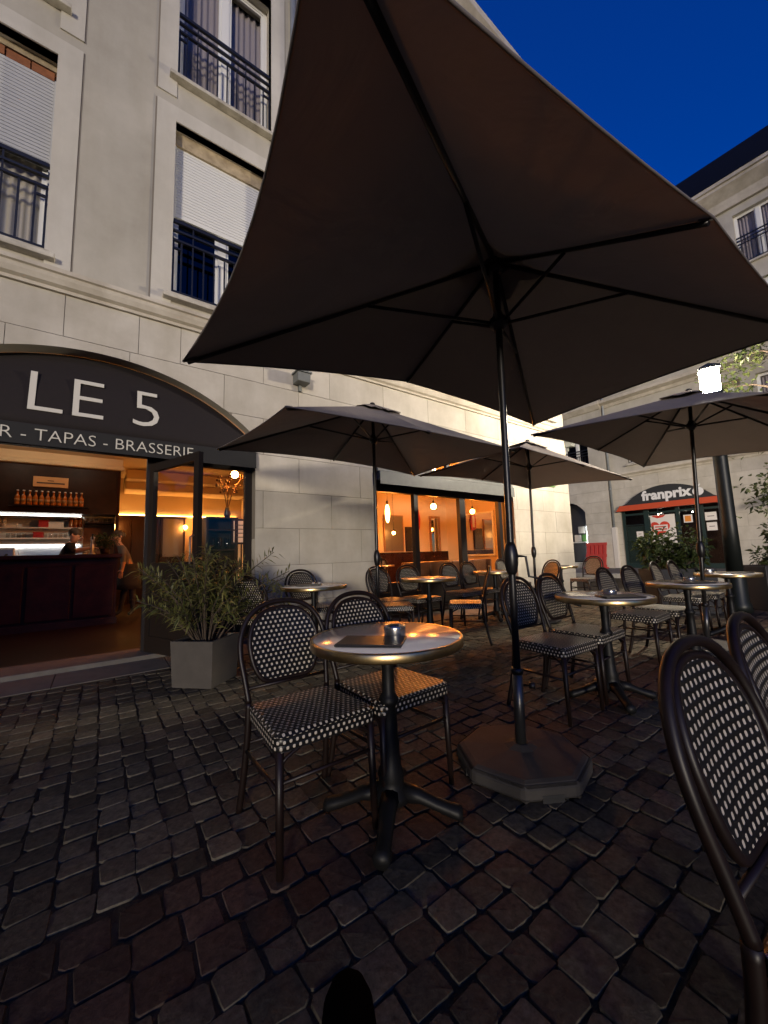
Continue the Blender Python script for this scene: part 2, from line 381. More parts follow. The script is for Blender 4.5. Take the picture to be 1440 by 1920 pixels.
def obj(name, mb, material, parent=None, bevel=0.0, loc=None, rotz=0.0, recalc=True):
    me = mb if isinstance(mb, bpy.types.Mesh) else mb.mesh(name)
    if not isinstance(mb, bpy.types.Mesh):
        if bevel: bevel_mesh(me, bevel)
        elif recalc: fixn(me)
    if not me.materials: me.materials.append(MAT[material])
    o = bpy.data.objects.new(name, me); col.objects.link(o)
    if parent: o.parent = parent
    if loc: o.location = loc
    if rotz: o.rotation_euler = (0, 0, rotz)
    return o
def tag(o, label=None, cat=None, group=None, kind=None):
    if label: o['label'] = label
    if cat: o['category'] = cat
    if group: o['group'] = group
    if kind: o['kind'] = kind
    return o
def thing(name, label, cat, loc=(0, 0, 0), rotz=0.0, group=None):
    o = bpy.data.objects.new(name, None); col.objects.link(o); o.empty_display_size = 0.1
    o.location = loc; o.rotation_euler = (0, 0, rotz)
    return tag(o, label, cat, group)
def copy_tree(o, parent=None):
    c = o.copy(); col.objects.link(c); c.parent = parent
    for ch in o.children: copy_tree(ch, c)
    return c
ORD = ['first', 'second', 'third', 'fourth', 'fifth', 'sixth', 'seventh', 'eighth', 'ninth', 'tenth', 'eleventh', 'twelfth', 'thirteenth', 'fourteenth']
def B(*a): return MB().box(*a)
def gz(y): return 0.02 * max(0.0, min(y, 5.2) - 1.7)

def textmesh(s, size, bold=0.0, extrude=0.003, al='CENTER'):
    cu = bpy.data.curves.new('t', 'FONT'); cu.body = s; cu.size = size; cu.offset = bold; cu.extrude = extrude; cu.align_x = al; cu.resolution_u = 3
    t = bpy.data.objects.new('t', cu); col.objects.link(t)
    dg = bpy.context.evaluated_depsgraph_get(); dg.update()
    me = bpy.data.meshes.new_from_object(t.evaluated_get(dg)); bpy.data.objects.remove(t)
    return me
def text(name, s, size, material, parent, loc, sx=1.0, bold=0.0, rot=(R(90), 0, 0)):
    """each character a mesh of its own, laid out on one line centred at loc"""
    full = textmesh(s, size, bold); fx = [v.co.x for v in full.vertices]; x0 = min(fx); bpy.data.meshes.remove(full)
    M_ = Matrix.Translation(loc) @ Matrix.Rotation(rot[2], 4, 'Z') @ Matrix.Rotation(rot[0], 4, 'X')
    for i, ch in enumerate(s):
        if ch == ' ': continue
        pre = textmesh(s[:i+1], size, bold, al='LEFT'); right = max(v.co.x for v in pre.vertices); base = min(v.co.x for v in pre.vertices); bpy.data.meshes.remove(pre)
        me = textmesh(ch, size, bold, al='LEFT'); r1 = max(v.co.x for v in me.vertices); l0 = x0 - base
        for v in me.vertices: v.co.x = (v.co.x + right - r1 + l0) * sx
        me.materials.clear(); me.materials.append(MAT[material])
        o = bpy.data.objects.new(name, me); col.objects.link(o); o.parent = parent; o.matrix_local = M_

# ------------------------------------------------------------------ ground
def in_view(p, mx=1.25):
    d = Vector(p) - CAM; z = d.dot(FWD)
    if z < 0.25: return False
    return abs(d.dot(RIGHT) / z) < mx and abs(d.dot(UP) / z) < 1.75
gm = MB(); ys = [-150, 1.7, 5.2, 150]; xs = [-150, 150]
gm.add([(x, y, gz(y) - 0.0085) for y in ys for x in xs], [(0, 1, 3, 2), (2, 3, 5, 4), (4, 5, 7, 6)])
ground = tag(obj('ground', gm, 'ground', recalc=False), kind='structure')

def cobble_template(lx, ly, rnd):
    a, b = lx / 2, ly / 2; c = min(a, b) * 0.20
    o = [(-a+c, -b), (a-c, -b), (a, -b+c), (a, b-c), (a-c, b), (-a+c, b), (-a, b-c), (-a, -b+c)]
    o = [(x + rnd.uniform(-.0065, .0065), y + rnd.uniform(-.0065, .0065)) for x, y in o]
    vs = [(x, y, -0.04) for x, y in o] + [(x*.985, y*.985, -0.0055) for x, y in o] + [(x*0.95, y*0.95, -.0012 + rnd.uniform(-.001, .001)) for x, y in o] + [(0, 0, 0.0)]
    fs = []
    for k in range(2):
        for j in range(8): fs.append((k*8+j, k*8+(j+1) % 8, (k+1)*8+(j+1) % 8, (k+1)*8+j))
    for j in range(8): fs.append((16+j, 16+(j+1) % 8, 24))
    return vs, fs
rnd = random.Random(3)
TPL = [cobble_template(rnd.uniform(.100, .112), rnd.uniform(.112, .132), rnd) for _ in range(14)]
stones = []          # (x, y, rot, sx, sy, red)
x = -3.2
while x < 13.6:      # field towards the front: joints run straight along Y
    y = 1.628 + rnd.uniform(0, .02)
    ww = rnd.uniform(.104, .118)
    while y < 4.42:
        L_ = rnd.uniform(.098, .140)
        stones.append((x + ww/2 + rnd.uniform(-.006, .006), y + L_/2, rnd.uniform(-.05, .05), (ww-.007)/.106, (L_-.008)/.122, 0)); y += L_
    x += ww
y = 1.62
for rowi in range(3):        # reddish gutter band
    x = -3.0 + rnd.uniform(0, .1)
    while x < 13.6:
        L_ = rnd.uniform(.105, .15)
        stones.append((x + L_/2, y - .065, math.pi/2 + rnd.uniform(-.04, .04), (.130-.007)/.106, (L_-.007)/.122, 1)); x += L_
    y -= .131
while y > -1.6:              # near field: courses along X
    hh = rnd.uniform(.102, .122); x = -2.0 + rnd.uniform(0, .14)
    while x < 12:
        L_ = rnd.uniform(.100, .148)
        stones.append((x + L_/2, y - hh/2 + rnd.uniform(-.006, .006), math.pi/2 + rnd.uniform(-.06, .06), (hh-.007)/.106, (L_-.007)/.122, 0)); x += L_
    y -= hh
stones = [s_ for s_ in stones if in_view((s_[0], s_[1], 0))]
def keyf(s_):
    d = Vector((s_[0], s_[1], 0)) - CAM; z = d.dot(FWD); u = d.dot(RIGHT)/z; v = d.dot(UP)/z
    return (0 if (abs(u) < 1.0 and abs(v) < 1.33) else 1, d.length)
stones.sort(key=keyf)
TME = []
for red in (0, 1):
    for vs, fs in TPL:
        me = bpy.data.meshes.new('cobble'); me.from_pydata(vs, [], fs); me.materials.append(MAT['cobble_red' if red else 'cobble'])
        me.polygons.foreach_set('use_smooth', [True]*16 + [False]*8); TME.append(me)
for s_ in stones[:300]:
    o = bpy.data.objects.new('cobble', TME[rnd.randrange(14) + 14*s_[5]]); col.objects.link(o); o.parent = ground
    o.location = (s_[0], s_[1], gz(s_[1]) + rnd.uniform(-.0028, .0028)); o.rotation_euler = (rnd.uniform(-.016, .016), rnd.uniform(-.016, .016), s_[2]); o.scale = (s_[3], s_[4], 1)
for red, nm in ((0, 'cobble_field'), (1, 'gutter_cobbles')):
    V = []; F = []
    for s_ in stones[300:]:
        if s_[5] != red: continue
        vs, fs = TPL[rnd.randrange(14)]; o = len(V); c_, sn = math.cos(s_[2]), math.sin(s_[2]); dz = gz(s_[1]) + rnd.uniform(-.0028, .0028)
        tx, ty = rnd.uniform(-.016, .016), rnd.uniform(-.016, .016)
        for px, py, pz in vs:
            px *= s_[3]; py *= s_[4]
            V.append((s_[0] + px*c_ - py*sn, s_[1] + px*sn + py*c_, pz + dz + px*tx + py*ty))
        F += [tuple(o + k for k in f) for f in fs]
    me = bpy.data.meshes.new(nm); me.from_pydata(V, [], F); me.polygons.foreach_set('use_smooth', ([True]*16 + [False]*8)*(len(F)//24))
    o = obj(nm, me, 'cobble_red' if red else 'cobble', ground); o['kind'] = 'stuff'
# smooth paving strip along the front, one slab after another
strip = tag(obj('pavement', B(-6, 9.7, 4.45, 5.06, -.02, gz(4.7)-0.006), 'ground'), kind='structure')
x = -3.0
while x < 9.6:
    L_ = 0.9; obj('paving_slab', MB().add([(x+.004, 4.46, -.01), (x+L_-.004, 4.46, -.01), (x+L_-.004, 5.05, -.01), (x+.004, 5.05, -.01), (x+.004, 4.46, gz(4.46)+.004), (x+L_-.004, 4.46, gz(4.46)+.004), (x+L_-.004, 5.05, gz(5.05)+.004), (x+.004, 5.05, gz(5.05)+.004)],
        [(0, 3, 2, 1), (4, 5, 6, 7), (0, 1, 5, 4), (1, 2, 6, 5), (2, 3, 7, 6), (3, 0, 4, 7)]), 'slab', strip); x += L_
# raised pavement in front of the far building
far_pave = tag(obj('far_pavement', B(14.3, 40, -14, 20, -.02, 0.20), 'slab'), kind='structure')
y = -6.0
while y < 12:
    obj('kerb_stone', B(14.05, 14.30, y+.006, y+.994, -.02, 0.205), 'kerb', far_pave, bevel=.012); y += 1.0
obj('paving_joints', B(14.32, 17.7, -6, 12, 0.19, 0.2035), 'slab', far_pave)

# ------------------------------------------------------------------ facade kit (local frame: x right, y into the wall, z up)
def openings_low(x, ops):
    """bottom of the masonry at x above floor-level openings; ops: (x0, x1, f(x))"""
    for x0, x1, f in ops:
        if x0 <= x <= x1: return f(x)
    return None
def cell_polys(xa, xb, z0, z1, ops, j):
    xs_ = set([xa, xb]); n = 1 + int((xb - xa) / 0.07)
    for k in range(1, n): xs_.add(xa + (xb - xa) * k / n)
    for x0, x1, f in ops:
        for e in (x0, x1):
            if xa < e < xb: xs_.add(e - 1e-4); xs_.add(e + 1e-4)
    polys = []; cur = []
    for x in sorted(xs_):
        lo = openings_low(x, ops); lo = z0 if lo is None or lo < z0 else lo
        if lo < z1 - 0.015: cur.append((x, lo))
        else:
            if len(cur) > 1: polys.append(cur)
            cur = []
    if len(cur) > 1: polys.append(cur)
    res = []
    for c in polys:
        low = [(min(max(x, xa + j), xb - j), z + (j if z == z0 else 0)) for x, z in c]
        if low[-1][0] - low[0][0] < 0.03: continue
        res.append(low + [(low[-1][0], z1 - j), (low[0][0], z1 - j)])
    return res
def stone_courses(root, x0, x1, zs, ops, rnd, blk=1.0, j=0.003, y0=0.0, th=0.05, extra=()):
    for ci in range(len(zs) - 1):
        z0, z1 = zs[ci], zs[ci+1]
        cuts = [x0]; x = x0 + (blk * 0.5 if ci % 2 else blk)
        while x < x1 - 0.25: cuts.append(x); x += blk
        cuts.append(x1)
        for ex0, ex1, ez in extra:      # a keystone taking the place of the course blocks
            if z0 >= ez - 1e-6: cuts = sorted([c for c in cuts if not (ex0 - .15 < c < ex1 + .15)] + [ex0, ex1])
        for a, b in zip(cuts[:-1], cuts[1:]):
            for p in cell_polys(a, b, z0, z1, ops, j):
                d = rnd.uniform(-.0015, .0015)
                obj('stone_block', MB().prism(p, y0 + d, y0 + th), 'stone', root)
def arch(xc, hw, spring, crown):
    rise = crown - spring; Rr = (hw*hw + rise*rise) / (2*rise)
    return lambda x: crown - Rr + math.sqrt(max(0, Rr*Rr - (x - xc)**2))
def railing(root, x0, x1, z0, zt, y=-0.02, nb=9, detail=True):
    mb = MB()
    for z, t in ((zt, .022), (zt-.13, .014), (zt-.26, .014), (z0+.05, .012)): mb.box(x0+.01, x1-.01, y-.018, y+.018, z-t, z+t)
    for z in (zt-.37,): mb.box(x0+.01, x0+.11, y-.012, y+.012, z-.012, z+.012); mb.box(x1-.11, x1-.01, y-.012, y+.012, z-.012, z+.012)
    r_ = obj('railing', mb, 'black_metal', root)
    bars = [x0+.02, x1-.02] + [x0+.11 + (x1-x0-.22)*k/(nb-1) for k in range(nb)]
    bm_ = MB().box(-.009, .009, y-.009, y+.009, z0+.05, zt-.26); me = bm_.mesh('bar'); fixn(me); me.materials.append(MAT['black_metal'])
    for k, bx in enumerate(bars):
        o = obj('bar', me, 'black_metal', r_); o.location = (bx, 0, 0)
        if k in (3, nb-1): o.scale = (1, 1, 1)
    for bx in (bars[3], bars[nb-1] if nb > 4 else bars[-1]): obj('bar', B(bx-.008, bx+.008, y-.008, y+.008, zt-.26, zt), 'black_metal', r_)
    return r_
def window(root, x0, x1, z0, z1, depth=0.20, shutter=None, curtain=True, sill=True, rail=True, brick=False):
    y = depth; f = MB(); t = .055; xm = (x0+x1)/2
    f.box(x0, x0+t, y, y+.06, z0, z1); f.box(x1-t, x1, y, y+.06, z0, z1); f.box(x0+t, x1-t, y, y+.06, z1-t, z1); f.box(x0+t, x1-t, y, y+.06, z0, z0+t)
    f.box(xm-.055, xm+.055, y-.015, y+.05, z0+t, z1-t)
    wn = obj('window', f, 'pvc_white', root)
    for a, b in ((x0+t, xm-.055), (xm+.055, x1-t)):
        s = MB(); e = .035
        s.box(a, a+e, y+.01, y+.045, z0+t, z1-t); s.box(b-e, b, y+.01, y+.045, z0+t, z1-t); s.box(a+e, b-e, y+.01, y+.045, z1-t-e, z1-t); s.box(a+e, b-e, y+.01, y+.045, z0+t, z0+t+e)
        obj('casement', s, 'pvc_white', wn)
        obj('pane', B(a+e, b-e, y+.025, y+.031, z0+t+e, z1-t-e), 'glass_dark' if not curtain else 'glass', wn)
    if curtain:
        c = MB(); n = 70; vs = []; 
        for k in range(n+1):
            xx = x0+.06 + (x1-x0-.12)*k/n; yy = y+.14 + .018*math.sin(k*1.15) + .01*math.sin(k*.37)
            vs += [(xx, yy, z0+.03), (xx, yy, z1-.05)]
        c.add(vs, [(2*k, 2*k+2, 2*k+3, 2*k+1) for k in range(n)], True)
        obj('curtain', c, 'curtain_pale' if curtain == 'pale' else 'curtain', wn, recalc=False)
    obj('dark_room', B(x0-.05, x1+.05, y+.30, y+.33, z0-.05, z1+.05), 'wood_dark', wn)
    if shutter:
        zb, mtl = shutter; s = MB(); z = z1 - .20
        while z > zb:
            s.box(x0+.035, x1-.035, y-.055, y-.043, z-.040, z-.003); s.box(x0+.035, x1-.035, y-.050, y-.045, z-.006, z); z -= .043
        s.box(x0+.03, x1-.03, y-.062, y-.036, z-.03, z)
        s.box(x0, x0+.032, y-.07, y, z0, z1-.2); s.box(x1-.032, x1, y-.07, y, z0, z1-.2)
        obj('roller_shutter', s, mtl, wn)
        if brick:
            obj('lintel', B(x0, x1, y-.02, y+.1, z1-.20, z1), 'peeled_brick', wn); xx = x0
            while xx < x1 - .06:
                obj('brick', B(xx+.004, min(xx+.20, x1)-.004, y-.045+random.uniform(-.012, .012), y, z1-.19, z1-.085), 'peeled_brick', wn); xx += .205
            obj('shutter_case', B(x0, x1, y-.06, y-.022, z1-.075, z1-.002), 'beige_box', wn)
        else: obj('shutter_case', B(x0, x1, y-.085, y-.004, z1-.20, z1-.002), 'beige_box', wn)
    if sill:
        s = MB(); s.box(x0-.09, x1+.09, -.10, depth, z0-.10, z0-.045); s.box(x0-.05, x1+.05, -.06, depth, z0-.045, z0-.003)
        obj('sill', s, 'sill_stone', wn, bevel=.008)
    if rail: railing(root, x0, x1, z0+.01, z0+1.02, y=.035)
    return wn
def surround(root, x0, x1, z0, z1, zt, wdt=.215, y=-.018):
    s = MB(); s.box(x0-wdt, x0, y, .10, z0, zt); s.box(x1, x1+wdt, y, .10, z0, zt); s.box(x0, x1, y, .10, z1, zt)
    return obj('window_surround', s, 'render_trim', root)
def upper_wall(root, x0, x1, z0, z1, wins, y0=0.0, y1=.35):
    """render wall with rectangular openings, window columns listed as (x0, x1, [(z0, z1), ...])"""
    prev = x0; mb = MB()
    for a, b, zz in sorted(wins):
        mb.box(prev, a, y0, y1, z0, z1); z = z0
        for za, zb in zz:
            mb.box(a, b, y0, y1, z, za); z = zb
        mb.box(a, b, y0, y1, z, z1); prev = b
    mb.box(prev, x1, y0, y1, z0, z1)
    return obj('upper_wall', mb, 'render_wall', root)
def moulding(root, name, x0, x1, prof, material='cornice'):
    """profile of (y, z) swept along x"""
    k = len(prof); mb = MB()
    mb.add([(x0, y, z) for y, z in prof] + [(x1, y, z) for y, z in prof], [(i, (i+1) % k, (i+1) % k + k, i+k) for i in range(k)] + [tuple(range(k)), tuple(reversed(range(k, 2*k)))])
    return obj(name, mb, material, root)
def pointlight(name, parent, loc, power, c, rad=.06):
    l = bpy.data.lights.new(name, 'POINT'); l.energy = power; l.color = c; l.shadow_soft_size = rad
    o = bpy.data.objects.new(name, l); col.objects.link(o); o.parent = parent; o.location = loc
    return o

# ------------------------------------------------------------------ the brasserie building
FY = 5.05
bras = thing('brasserie_building', 'pale stone and render building with the LE 5 brasserie on its ground floor', 'building', (0, FY, 0))
XA, XE = -6.0, 9.65
archA = arch(-0.08, 1.70, 2.72, 3.40)
archB = arch(5.42, 1.84, 2.72, 3.40)
opsA = [(-1.78, 1.62, archA), (3.58, 7.26, archB)]
rs = random.Random(11)
zs = [0.03, 0.5, 1.0, 1.5, 2.0, 2.5, 3.0, 3.5, 3.965]
big = cell_polys(XA, XE, 0.0, 3.99, opsA, 0)
mb = MB()
for p in big: mb.prism(p, .012, .36)
obj('ground_floor_wall', mb, 'joint', bras)
stone_courses(bras, XA, XE, zs, opsA, rs, blk=1.03, th=.13, extra=[(-.41, .26, 3.5)])
# smooth soffit of the arches
for xc, hw, f in ((-.08, 1.70, archA), (5.42, 1.84, archB)):
    mb = MB(); n = 28; pts = []
    for k in range(n+1):
        xx = xc - hw + 2*hw*k/n; pts.append((xx, f(xx)))
    pts = [(xc-hw, .06)] + pts + [(xc+hw, .06)]
    cen = Vector((xc, 2.0))
    vs = []
    for px, pz in pts:
        vs += [(px, -.001, pz - .004), (px, .365, pz - .004)]
    mb.add(vs, [(2*k, 2*k+2, 2*k+3, 2*k+1) for k in range(len(pts)-1)], True)
    obj('arch_soffit', mb, 'stone', bras, recalc=False)
moulding(bras, 'cornice', XA, XE+.12, [(.0, 3.965), (-.035, 3.965), (-.035, 4.0), (-.075, 4.02), (-.10, 4.07), (-.11, 4.11), (-.135, 4.12), (-.135, 4.165), (-.02, 4.19), (.0, 4.19)])
WX = [(-1.86, -.60), (.57, 1.83), (3.00, 4.26), (5.43, 6.69), (7.86, 9.12)]
WZ = [(4.38, 6.77), (7.45, 9.85), (10.5, 12.7)]
upper_wall(bras, XA, XE, 4.185, 13.4, [(a, b, WZ) for a, b in WX])
for i, (a, b) in enumerate(WX):
    for k, (z0, z1) in enumerate(WZ):
        surround(bras, a, b, (4.192, 7.12, 10.2)[k], z1, z1+.21)
        near = i < 2
        if k == 0 and i == 0: window(bras, a, b, z0, z1, shutter=(5.5, 'shutter_grey'), curtain='pale', brick=True)
        elif k == 0 and i == 1: window(bras, a, b, z0, z1, shutter=(5.62, 'shutter'), curtain=False)
        else: window(bras, a, b, z0, z1, curtain=(True if (i+k) % 2 == 0 or i == 1 else False))
        # dark joint lines beside the surrounds
        obj('joint_line', B(a-.232, a-.216, -.004, .01, (4.195, 7.12, 10.2)[k], z1+.21), 'joint', bras)
        obj('joint_line', B(b+.216, b+.232, -.004, .01, (4.195, 7.12, 10.2)[k], z1+.21), 'joint', bras)
mb = MB().tube([(2.16, -.07, 4.2), (2.16, -.07, 13.2)], .045, 10)
for z in (5.2, 7.2, 9.2, 11.2): mb.tube([(2.16, -.07, z), (2.16, -.07, z+.05)], .054, 10)
obj('downpipe', mb, 'zinc', bras)
moulding(bras, 'eave_cornice', XA, XE+.25, [(0, 13.4), (-.1, 13.4), (-.2, 13.6), (-.38, 13.75), (-.38, 13.95), (0, 13.95)])
mb = MB(); mb.add([(XA, -.3, 13.95), (XE+.2, -.3, 13.95), (XE+.2, 2.2, 17), (XA, 2.2, 17), (XA, 9, 17), (XE+.2, 9, 17), (XA, 9, 13.95), (XE+.2, 9, 13.95)], [(0, 1, 2, 3), (3, 2, 5, 4), (4, 5, 7, 6), (0, 3, 4, 6), (1, 7, 5, 2), (0, 6, 7, 1)])
obj('roof', mb, 'slate_roof', bras)
obj('side_wall', B(XE-.35, XE, .36, 9, 0, 13.4), 'render_wall', bras)
obj('side_wall', B(XA, XA+.3, .36, 9, 0, 13.4), 'render_wall', bras)
obj('rear_wall', B(XA, XE, 8.7, 9, 0, 13.4), 'render_wall', bras)
rq = random.Random(5)
for ci in range(len(zs)-1):      # quoins turning the far corner
    yy = 0.02 if ci % 2 else -.0
    obj('stone_block', B(XE-.02, XE+.012, .004, .55 if ci % 2 else 1.05, zs[ci]+.004, zs[ci+1]-.004), 'stone', bras)
# boxes fixed under the cornice
for bx, bz, lab in ((2.25, 3.66, 0), (9.72, 3.78, 1)):
    o = thing('wall_box', 'grey metal floodlight box on the stone wall beside the brown arch' if not lab else 'grey metal box on the far corner of the stone wall', 'wall box', (bx, FY-.10, bz))
    obj('housing', MB().box(-.10, .10, -.09, .095, -.07, .07), 'greybox', o, bevel=.012); obj('cap', B(-.115, .115, -.105, .098, .071, .095), 'greybox', o)
    obj('bracket', B(-.02, .02, .05, .10, -.16, -.072), 'greybox', o)
o = thing('street_sign', 'small green framed plate high on the stone wall beyond the windows', 'sign', (8.75, FY-.02, 2.72))
obj('plate', B(-.22, .22, -.012, .018, -.11, .11), 'sign_green', o); obj('face', B(-.19, .19, -.016, -.0125, -.08, .08), 'paper', o)

# awning in the left arch
aw = thing('awning', 'dark brown arched awning lettered LE 5 over the brasserie door', 'awning', (0, FY, 0))
mb = MB(); n = 26; vs = []
xl, xr = -1.76, 1.60
for k in range(n+1):
    xx = xl + (xr-xl)*k/n; zt = archA(xx) - .012; zb = 2.47
    for q in range(9):
        t = q/8; vs.append((xx, .17 - .26*t - .05*math.sin(math.pi*t), zt + (zb-zt)*t))
mb.add(vs, [(k*9+q, k*9+q+1, (k+1)*9+q+1, (k+1)*9+q) for k in range(n) for q in range(8)], True)
o = obj('fabric', mb, 'awning', aw, recalc=False)
sm_ = o.modifiers.new('s', 'SOLIDIFY'); sm_.thickness = .006
obj('valance', B(xl, xr, -.096, -.090, 2.275, 2.475), 'valance', aw)
obj('front_bar', B(xl, xr, -.089, -.055, 2.45, 2.485), 'frame_dark', aw)
slope = math.atan2(.26, .85)
text('letter', 'LE 5', .66, 'letter', aw, (-.08, -.082, 2.625), sx=1.06, bold=-.008, rot=(R(90)-.20, 0, 0))
text('letter', 'BAR - TAPAS - BRASSERIE', .170, 'letter', aw, (-.09, -.101, 2.322), sx=1.0, bold=-.0022)

# shop front joinery of the left opening
fr = thing('shop_window', 'dark framed glazed shop front beside the open brasserie door', 'shop front', (0, FY, 0))
fm = MB(); 
for a, b, z0, z1 in ((.40, .49, .10, 2.40), (1.53, 1.62, .07, 2.72), (-1.78, -1.70, .07, 2.72)): fm.box(a, b, .14, .22, z0, z1)
fm.box(.49, 1.53, .142, .218, 2.28, 2.36); fm.box(.49, 1.53, .142, .218, .10, .16); fm.box(-1.70, .40, .142, .218, 2.32, 2.40)
obj('frame', fm, 'frame_dark', fr)
obj('fascia', B(-1.70, 1.53, .146, .20, 2.40, 2.75), 'frame_dark', fr)
obj('lower_panel', B(.49, 1.53, .15, .21, .16, .62), 'frame_dark', fr)
obj('pane', B(.49, 1.53, .175, .183, .62, 2.28), 'glass', fr)
st = tag(obj('door_step', B(-1.76, 1.60, -.10+FY, .36+FY, .0, .115), 'slab', bevel=.01), kind='structure')

# the open door leaf standing out from the front
dl = thing('door_leaf', 'open dark framed glass door leaf standing out behind the planter', 'door', (.45, FY+.10, .09), R(-68))
fm = MB(); fm.box(.0, .085, -.025, .025, .03, 2.14); fm.box(.865, .95, -.025, .025, .03, 2.14); fm.box(.085, .865, -.024, .024, 2.05, 2.14); fm.box(.085, .865, -.024, .024, .03, .20); fm.box(.085, .865, -.024, .024, .93, 1.0)
obj('frame', fm, 'frame_dark', dl); obj('lower_panel', B(.085, .865, -.012, .012, .20, .93), 'frame_dark', dl)
obj('pane', B(.085, .865, -.004, .004, 1.0, 2.05), 'glass', dl)
obj('handle', MB().tube([(.90, -.03, .95), (.90, -.07, .97), (.90, -.07, 1.25), (.90, -.03, 1.27)], .009), 'steel_dull', dl)

# windows of the right arch
wf = thing('window_front', 'wide dark framed window of the brasserie glowing orange under the umbrellas', 'window', (0, FY, 0))
fm = MB(); mul = [3.58, 4.52, 5.72, 6.92]
for x_, t in ((3.58, .07), (4.50, .09), (5.68, .16), (6.90, .10), (7.16, .10)): fm.box(x_, x_+t, .13, .22, .07, 2.24)
fm.box(3.58, 7.26, .128, .222, 2.16, 2.26); fm.box(3.65, 7.16, .132, .218, .07, .14)
obj('frame', fm, 'frame_dark', wf)
for a, b in ((3.65, 4.50), (4.59, 5.68), (5.84, 6.90)):
    obj('pane', B(a, b, .172, .180, .62, 2.16), 'glass', wf)
    obj('lower_panel', B(a, b, .15, .20, .14, .62), 'frame_dark', wf)
obj('pane', B(7.0, 7.16, .172, .180, .14, 2.16), 'glass', wf)
obj('fascia', B(3.60, 7.24, .15, .20, 2.262, 2.66), 'frame_dark', wf)  # opaque where fanlight glass stood, added to block lamp light
mb = MB().prism([(3.60, 2.662), (7.24, 2.662)] + [(3.60 + 3.64*(1-k/20), max(2.67, archB(3.60 + 3.64*(1-k/20)) - .01)) for k in range(21)], .176, .184)
obj('fanlight', mb, 'glass', wf)
obj('fanlight_bar', B(5.38, 5.46, .14, .21, 2.664, 3.36), 'frame_dark', wf)
aw2 = thing('rolled_awning', 'grey rolled up awning cassette above the orange brasserie windows', 'awning', (0, FY, 0))
mb = MB().tube([(3.63, .02, 2.40), (5.4, .02, 2.40), (7.21, .02, 2.40)], .075, 14)
obj('roll', mb, 'greybox', aw2)
obj('cassette', MB().box(3.60, 7.24, -.03, .125, 2.47, 2.53), 'greybox', aw2, bevel=.01)
obj('valance', B(3.62, 7.22, -.075, -.068, 2.25, 2.46), 'greybox', aw2)

# ------------------------------------------------------------------ unseen buildings behind and left of the camera, added to cut sky light
for nm_lab, loc, rz, x0, x1 in (('plain rendered building out of view on the left, added to cut sky light', (-6.3, 0, 0), R(90), -1.5, 5.0), ('plain rendered building out of view behind the viewer, added to cut sky light', (0, -13, 0), R(180), -32, -9)):
    sb = thing('sky_block_building', nm_lab, 'building', loc, rz)
    wcol = []; xx = x0 + 1.0
    while xx < x1 - 2.0: wcol.append((xx, xx+1.3)); xx += 2.7
    wz = [(1.0, 3.2), (4.6, 6.9), (8.0, 10.2), (10.95, 12.9)]
    upper_wall(sb, x0, x1, 0, 13.6, [(a, b, wz) for a, b in wcol])
    for a, b in wcol:
        for z0, z1 in wz: window(sb, a, b, z0, z1, curtain=False, rail=False)
    moulding(sb, 'cornice', x0, x1, [(0, 3.95), (-.1, 3.98), (-.14, 4.1), (-.14, 4.2), (0, 4.2)])
    obj('roof', B(x0, x1, -.3, 7, 13.6, 15.5), 'slate_roof', sb); obj('body', B(x0, x1, .56, 7, 0, 13.6), 'render_wall', sb)

# ------------------------------------------------------------------ far building with the supermarket
fpb = thing('supermarket_building', 'cream building across the square with a franprix supermarket under its arch', 'building', (18, 0, 0), R(-90))
fz = [0.20, .72, 1.2, 1.68, 2.16, 2.64, 3.12, 3.6, 4.05]
a1 = arch(-5.52, 1.72, 2.55, 3.52); a2 = arch(-9.55, .88, 1.75, 3.25)
fops = [(-7.24, -3.80, a1), (-10.43, -8.67, a2), (-2.2, 0.9, lambda x: 2.9)]
mb = MB()
for p in cell_polys(-14, 9, .1, 4.06, fops, 0): mb.prism(p, .012, .36)
obj('ground_floor_wall', mb, 'joint', fpb)
stone_courses(fpb, -7.60, 9, fz, fops, rs, blk=1.25, th=.13)
stone_courses(fpb, -14, -7.60, fz, fops, rs, blk=1.25, th=.27, y0=-.14)
moulding(fpb, 'cornice', -7.60, 9, [(0, 4.05), (-.04, 4.05), (-.06, 4.12), (-.14, 4.18), (-.14, 4.26), (0, 4.28)])
moulding(fpb, 'string_course', -7.60, 9, [(0, 7.30), (-.05, 7.30), (-.10, 7.42), (-.28, 7.50), (-.28, 7.62), (0, 7.66)])
moulding(fpb, 'string_course', -14, -7.60, [(-.14, 7.30), (-.19, 7.30), (-.34, 7.50), (-.34, 7.62), (-.14, 7.66)])
FW = [(-12.0, -10.8), (-9.5, -8.3), (-6.75, -5.5), (-4.2, -2.95), (-2.75+.2, -1.3), (0.0, 1.25), (2.5, 3.75), (5.0, 6.25)]
FZ = [(4.62, 6.9), (8.0, 10.2), (10.95, 12.9)]
upper_wall(fpb, -7.60, 9, 4.27, 13.3, [(a, b, FZ) for a, b in FW if a > -7.6])
upper_wall(fpb, -14, -7.60, 4.05, 13.3, [(a, b, FZ) for a, b in FW if a < -7.6], y0=-.14)
for a, b in FW:
    for k, (z0, z1) in enumerate(FZ):
        window(fpb, a, b, z0, z1, depth=.16, curtain=(k + int(a)) % 2 == 0, sill=True, rail=True, shutter=((z1-.9, 'shutter') if (k*3 + int(a*2)) % 4 == 0 else None))
moulding(fpb, 'eave_cornice', -14, 9, [(0, 13.2), (-.12, 13.2), (-.2, 13.5), (-.55, 13.8), (-.55, 13.9), (-.62, 13.92), (-.62, 14.05), (0, 14.05)])
